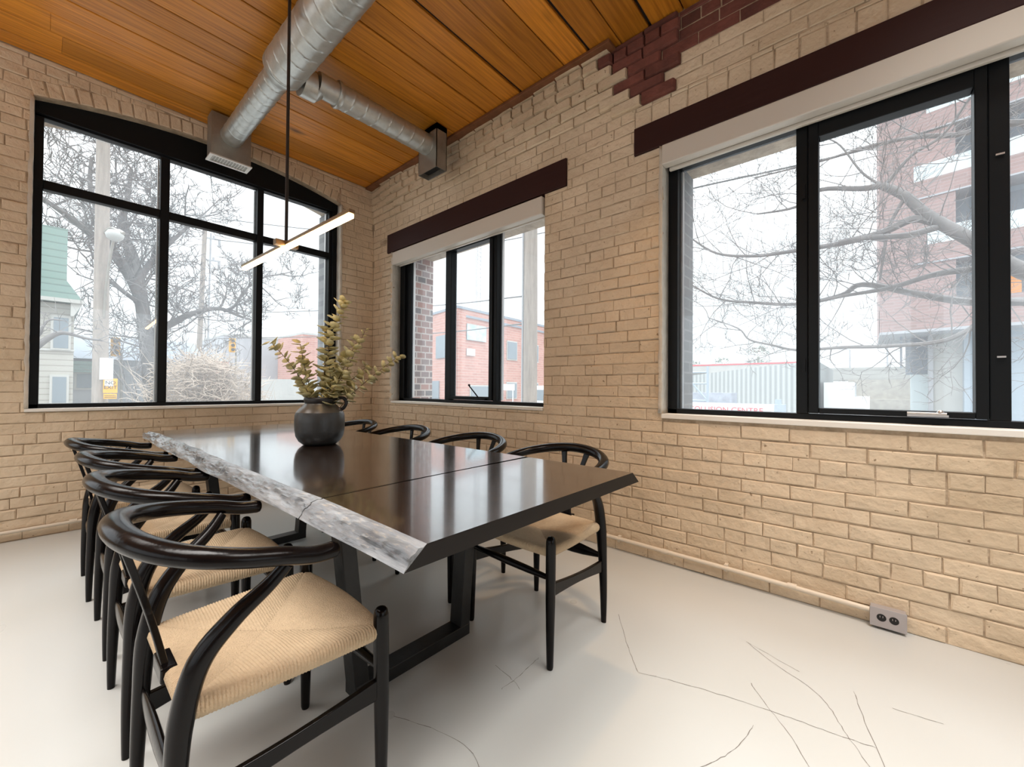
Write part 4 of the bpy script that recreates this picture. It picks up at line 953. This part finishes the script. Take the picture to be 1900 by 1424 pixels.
loc(MB().box(.5, 1.6, 21.6, 21.95, 1.55, 1.95).build('awning', M['shingle'], h), (0, 22, -1.2))
def building(name, foot, z0, z1, m_, lab, cat='building', roof=None):
    t = tag(empty(name, (foot[0][0], foot[0][1], z0)), lab, cat); L = lambda o: loc(o, (foot[0][0], foot[0][1], z0))
    L(MB().prism(foot, z0, z1).build('wall', m_, t))
    cx = sum(a for a, b in foot)/len(foot); cy_ = sum(b for a, b in foot)/len(foot)
    L(MB().prism([(cx+(a-cx)*1.01, cy_+(b-cy_)*1.01) for a, b in foot], z1, z1+.18).build('parapet', roof or M['pale'], t))
    return t, L
building('row_house', [(5.5,38),(9.5,38),(9.5,44),(5.5,44)], -1.2, 3.0, M['far_red'], 'low reddish building behind the big tree trunk')
building('warehouse', [(11.3,47),(17,47),(17,57),(11.3,57)], -1.2, 6.0, M['grey_wall'], 'grey boxy building behind the middle mullion of the back window')
building('office_block', [(20.5,60),(27,60),(27,70),(20.5,70)], -1.2, 6.9, M['bluegrey'], 'small blue grey block above the vase seen through the right panes', roof=M['grey_wall'])
building('shop_building', [(15.8,40),(19,40),(19,46),(15.8,46)], -1.2, 6.0, M['far_red'], 'pinkish red building just left of the grey reveal in the back window')
building('concrete_wall', [(9.0,30),(15,30),(15,30.4),(9.0,30.4)], -1.2, 1.4, M['pale'], 'pale low retaining wall beyond the back window behind the eucalyptus', 'wall')
T('parked_car', MB().prism([(11.6,23.9),(13.4,23.9),(13.4,25.6),(11.6,25.6)], -1.0, .3).prism([(11.9,24.0),(13.1,24.0),(13.1,25.4),(11.9,25.4)], .3, .75), M['signw'], 'white parked vehicle behind the eucalyptus leaves outside', 'car')
# ---------------- red brick corner building
t, L = building('brick_building', [(19.2,22),(31,22.7),(31,34),(21.2,33)], -1.2, 6.75, M['far_red'], 'long red brick two storey building across the street with a blue mural', roof=M['slate'])
def onface(u, off): # point on the street face: u metres from the corner
    return (19.2+u*.9982, 22+u*.0593-off)
def panel(name, u0, u1, z0, z1, off, m_, par, first=True):
    a = onface(u0, off); b = onface(u1, off); mb = MB().prism([a, b, (b[0], b[1]+.05), (a[0], a[1]+.05)], z0, z1)
    o = mb.build(name, m_, par); 
    if first: L(o)
    return o
panel('pilaster', -.02, .75, -1.2, 6.5, .12, M['far_red'], t)
for u0, u1, z0, z1 in ((5.6, 7.0, 3.4, 5.0), (8.8, 10.2, 3.4, 5.0), (5.6, 7.0, .2, 1.6), (8.8, 10.2, .2, 1.6), (1.3, 3.6, -.2, 1.3)):
    f_ = panel('window', u0, u1, z0, z1, .06, M['trim_o'], t); panel('pane', u0+.1, u1-.1, z0+.1, z1-.1, .10, M['glass_o'], f_, False)
panel('cornice', 0, 11.8, 6.2, 6.35, .10, M['slate'], t)
for v0, z0, z1 in ((23.6, 3.3, 5.0), (26.6, 3.3, 5.0), (24.5, .2, 1.6)):
    x_ = 19.2+(v0-22)*.182; mb = MB().prism([(x_-.08, v0), (x_+.25-.08, v0+1.4), (x_+.3, v0+1.4), (x_+.05, v0)], z0, z1); L(mb.build('window', M['glass_o'], t))
a = onface(.9, .10); b = onface(3.0, .10)
T('mural_sign', MB().prism([a, b, (b[0], b[1]+.05), (a[0], a[1]+.05)], 4.6, 5.75), M['blue_s'], 'blue and white mural panel high on the red brick building', 'sign')
a = onface(.9, .10); b = onface(1.75, .10)
T('small_sign', MB().prism([a, b, (b[0], b[1]+.05), (a[0], a[1]+.05)], 3.45, 3.95), M['signw'], 'small pale square sign below the mural on the red brick building', 'sign')
t = tag(empty('radio_mast', (55, 57.3, -1.2)), 'tall thin lattice mast rising behind the red brick building', 'mast')
mb = MB()
for x_, y_ in ((0,0), (.9,0), (.45,.8)): mb.tube([(x_,y_,0), (x_,y_,36)], .07, 4)
for i in range(44):
    z = i*.8; mb.bar((0,0,z), (.9,0,z+.8), .05, .05); mb.bar((.9,0,z), (.45,.8,z+.8), .05, .05); mb.bar((0,0,z), (.9,0,z), .05, .05)
mb.build('lattice', M['grey_wall'], t)
# van with lettering board
t = tag(empty('delivery_van', (20, 15.4, -1.2)), 'white van parked before the red brick building at the bottom of the narrower window', 'van')
P_ = (20, 15.4, -1.2)
loc(MB().box(20, 24.5, 14.6, 16.6, -.8, 1.25).build('body', M['signw'], t, bevel=.12), P_)
loc(MB().box(19.97, 20.02, 14.9, 16.3, .35, 1.0).build('windscreen', M['glass_o'], t), P_)
for x_ in (21, 23.6): loc(MB().tube([(x_, 14.55, -.85), (x_, 14.8, -.85)], .36, 20).build('wheel', M['signk'], t, smooth=40), P_)
T('site_sign', MB().box(19.5, 19.56, 16.9, 18.3, .95, 1.35).box(19.52, 19.56, 17.0, 17.05, -1.2, .95).box(19.52, 19.56, 18.15, 18.2, -1.2, .95), M['signw'], 'white low board sign beside the van outside the narrower window', 'sign')
# ---------------- pale corrugated building, sign, viaduct and far trees seen from the widest window
m = bpy.data.materials.new('corrugated_pale'); m.use_nodes = True; n = m.node_tree; p_ = n.nodes['Principled BSDF']; p_.inputs['Roughness'].default_value = .6
tcx = n.nodes.new('ShaderNodeTexCoord'); wv = n.nodes.new('ShaderNodeTexWave'); wv.bands_direction = 'Y'; wv.inputs['Scale'].default_value = 1.3
rr = n.nodes.new('ShaderNodeValToRGB'); rr.color_ramp.elements[0].color = (.28,.30,.30,1); rr.color_ramp.elements[1].color = (.46,.48,.47,1)
n.links.new(tcx.outputs['Object'], wv.inputs['Vector']); n.links.new(wv.outputs['Fac'], rr.inputs[0]); n.links.new(rr.outputs[0], p_.inputs['Base Color']); M['corr'] = m
mb = MB(); n0 = 0; F_ = [(24, 2.0), (27, 7.7), (34, 7.7), (34, 2.0)]
mb.v = [(24,1.9,-1.2), (26.5,8.6,-1.2), (26.5,8.6,1.95), (24,1.9,2.52), (36,1.9,-1.2), (36,8.6,-1.2), (36,8.6,1.95), (36,1.9,2.52)]
mb.f = [(0,1,2,3), (4,7,6,5), (0,3,7,4), (1,5,6,2), (3,2,6,7)]; mb.mi = [0]*5
T('corrugated_shed', mb, M['corr'], 'pale corrugated metal shed seen low through the left pane of the widest window', 'building')
t = tag(empty('service_sign', (12, 2.9, -1.2)), 'white sign board with red letters at the bottom left of the widest window', 'sign')
o = MB().box(-.02, .02, -1.1, 1.2, 1.30, 1.93).build('board', M['signw'], t)
for y_ in (-1.0, 1.1): MB().box(-.04, .04, y_-.04, y_+.04, 0, 1.3).build('post', M['galv_dark'], t)
text('COLLISION CENTRE', .20, M['signr'], 'lettering', t, (-.03, .03, 1.745), (math.pi/2, 0, -math.pi/2))
mb = MB(); mb.tube([(16,2.28,-1.2), (16,2.28,.62)], .22, 16); mb.tube([(16,2.28,.62), (16,2.28,.78)], .09, 12); T('blue_barrel', mb, M['bluegrey'], 'pale blue tank standing before the corrugated shed', 'tank', smooth=40)
T('stacked_pallets', MB().box(20, 21, 4.6, 8.2, -1.2, .95), mat('pallet_blue', (.42,.45,.52), .8, var=.4, vscale=3), 'grey blue stacked material along the foot of the corrugated shed', 'stack')
t = tag(empty('steel_stair', (15.2, 4.6, -1.2)), 'pale steel ladder frame at the left edge of the widest window view', 'frame')
mb = MB()
for y_ in (4.25, 5.1): mb.tube([(0,y_-4.6,0), (0,y_-4.6,3.1)], .04, 8)
for z in (1.9, 2.5, 2.9): mb.tube([(0,-.35,z), (0,.5,z)], .03, 8)
mb.tube([(0,-.35,1.9), (0,.5,2.9)], .03, 8); mb.build('frame_tubes', M['bluegrey'], t)
t, L = building('viaduct', [(60,6),(70,6),(70,40),(60,40)], 3.4, 4.4, M['pale'], 'far elevated roadway with a red band beyond the corrugated shed', 'bridge', roof=M['signr'])
for y_ in (8, 13, 18, 24, 30): L(MB().box(61, 62.5, y_, y_+1, -1.2, 3.4).build('pier', M['pale'], t))
ov, L = building('overpass', [(40,-3.5),(44,-3.5),(44,5),(40,5)], 1.9, 2.65, M['pale'], 'pale concrete overpass beam seen through the casement of the widest window', 'bridge')
for y_ in (-3.0, 4.2): L(MB().box(40.5, 41.5, y_, y_+.6, -1.2, 1.9).build('overpass_pier', M['pale'], ov))
mb = MB().prism([(38.5,-3),(39.9,-3),(39.9,2.2),(38.5,2.2)], -1.2, .5); mb.prism([(39.0,-3),(39.9,-3),(39.9,1.2),(39.0,1.2)], .5, 1.9)
T('rubble_bank', mb, mat('rubble', (.58,.54,.48), .9, var=.3, vscale=2), 'sloping pale rubble bank below the overpass', 'bank')
T('delivery_truck', MB().box(26, 30, .55, 1.75, -1.0, 1.5).box(26.6, 29, .0, .55, -1.0, .8), M['signw'], 'white truck parked at the lower left of the casement view', 'truck')
random.seed(3)
for x_, y_, hh, lab in ((74, 13.2, 6.4, 'round dark evergreen above the far red band'), (78, 19.5, 5.2, 'low hazy bare tree crown left of the evergreen'), (76, 23.5, 4.7, 'low shrub crown at the left end of the far red band')):
    mb = MB()
    for i in range(420 if hh > 6 else 260):
        a, b_, r_ = random.uniform(0, 6.28), random.uniform(-1, 1), random.uniform(.5, 1)**.4; c = V((math.cos(a)*math.sqrt(1-b_*b_), math.sin(a)*math.sqrt(1-b_*b_), b_))*r_*1.9
        q = V((x_, y_, hh)) + V((c.x, c.y, c.z*.8)); d = c.normalized()*.35; s_ = d.cross(V((0,0,1))).normalized()*.12 if abs(d.z) < .34 else V((.12,0,0))
        mb.v += [tuple(q-s_), tuple(q+s_), tuple(q+d)]; k = len(mb.v); mb.f.append((k-3, k-2, k-1)); mb.mi.append(0)
    mb.tube([(x_, y_, -1.2), (x_, y_, hh)], .2, 6); T('far_tree', mb, mat('far_foliage', (.22,.27,.23), .9), lab, 'tree')
for x_, y_, z_, lab in ((50, 4.5, 6.2, 'thin distant street lamp mast right of the evergreen'), (50, -1.2, 6.0, 'thin distant mast above the overpass'), (50, 1.4, 5.0, 'short distant mast at the left of the overpass')):
    T('lamp_mast', MB().tube([(x_, y_, -1.2), (x_, y_, z_)], .07, 6).tube([(x_, y_, z_), (x_, y_+.9, z_+.1)], .05, 5), M['grey_wall'], lab, 'mast')
# ---------------- modern red brick block with balconies
t = tag(empty('apartment_block', (25.7, -.35, -1.2)), 'modern red brick apartment block with balconies filling the right of the widest window', 'building')
P_ = (25.7, -.35, -1.2); L = lambda o: loc(o, P_)
def fx(y): return 25.7 + (y+.35)*.197       # facade x at y
def seg(name, ya, yb, z0, z1, out, m_, par=t, depth=.3, first=True, **k):
    mb = MB().prism([(fx(ya)-out, ya), (fx(yb)-out, yb), (fx(yb)-out+depth, yb), (fx(ya)-out+depth, ya)], z0, z1)
    o = mb.build(name, m_, par); return L(o) if first else o
zf = [3.82, 6.75, 9.65, 12.55, 15.45]
mb = MB()
for i in range(4):
    z0 = zf[i]; mb.prism([(fx(-.35), -.35), (fx(-16), -16), (36, -16), (36, -.35)], z0, z0+.02 if i else z0+.02)
seg('wall', -.35, -2.75, 3.82, 18.2, 0, M['modern_red'], depth=8)
seg('wall', -2.75, -16, 3.82, 18.2, -1.3, M['bluegrey'], depth=8)
for i in range(5):
    z = zf[i]
    seg('brick_band', -.35 if i == 0 else -1.5, -16, z, z+(1.15 if i == 0 else .75), .02 if i == 0 else .05, M['modern_red'], depth=1.4)
    if i: 
        seg('balcony_soffit', -1.5, -16, z-.06, z, .05, M['grey_wall'], depth=1.5)
        seg('balcony_glass', -1.5-.4*(i % 2), -16, z+.75, z+1.45, .03, M['rail_g'], depth=.04)
for i in range(5):
    for k in range(4):
        ya = -3.4-k*3.1; f_ = seg('window', ya, ya-2.0, zf[i]+.9, zf[i]+2.6, -1.22, M['slate'], depth=.06)
        if i == 0 and k == 0: pass
seg('curtain', -3.7, -4.6, 4.6, 5.9, -.9, M['orange'])
seg('soffit', -.35, -16, 3.70, 3.82, .02, M['grey_wall'], depth=8)
seg('ground_wall', -2.2, -3.1, -1.2, 3.7, -1.6, M['pale'], depth=5); seg('ground_wall', -3.1, -16, -1.2, 3.7, -1.2, M['bluegrey'], depth=5)
seg('slatted_screen', -1.35, -2.1, 1.9, 3.7, -2.6, M['slate'], depth=.3); seg('shopfront', -1.5, -2.2, -1.2, 1.9, -2.4, M['rail_g'], depth=.2)
seg('corner_post', -2.05, -2.2, -1.2, 3.7, -1.5, M['grey_wall'], depth=.3); seg('brace', -1.1, -1.18, 2.2, 3.7, -1.5, M['slate'], depth=.1)
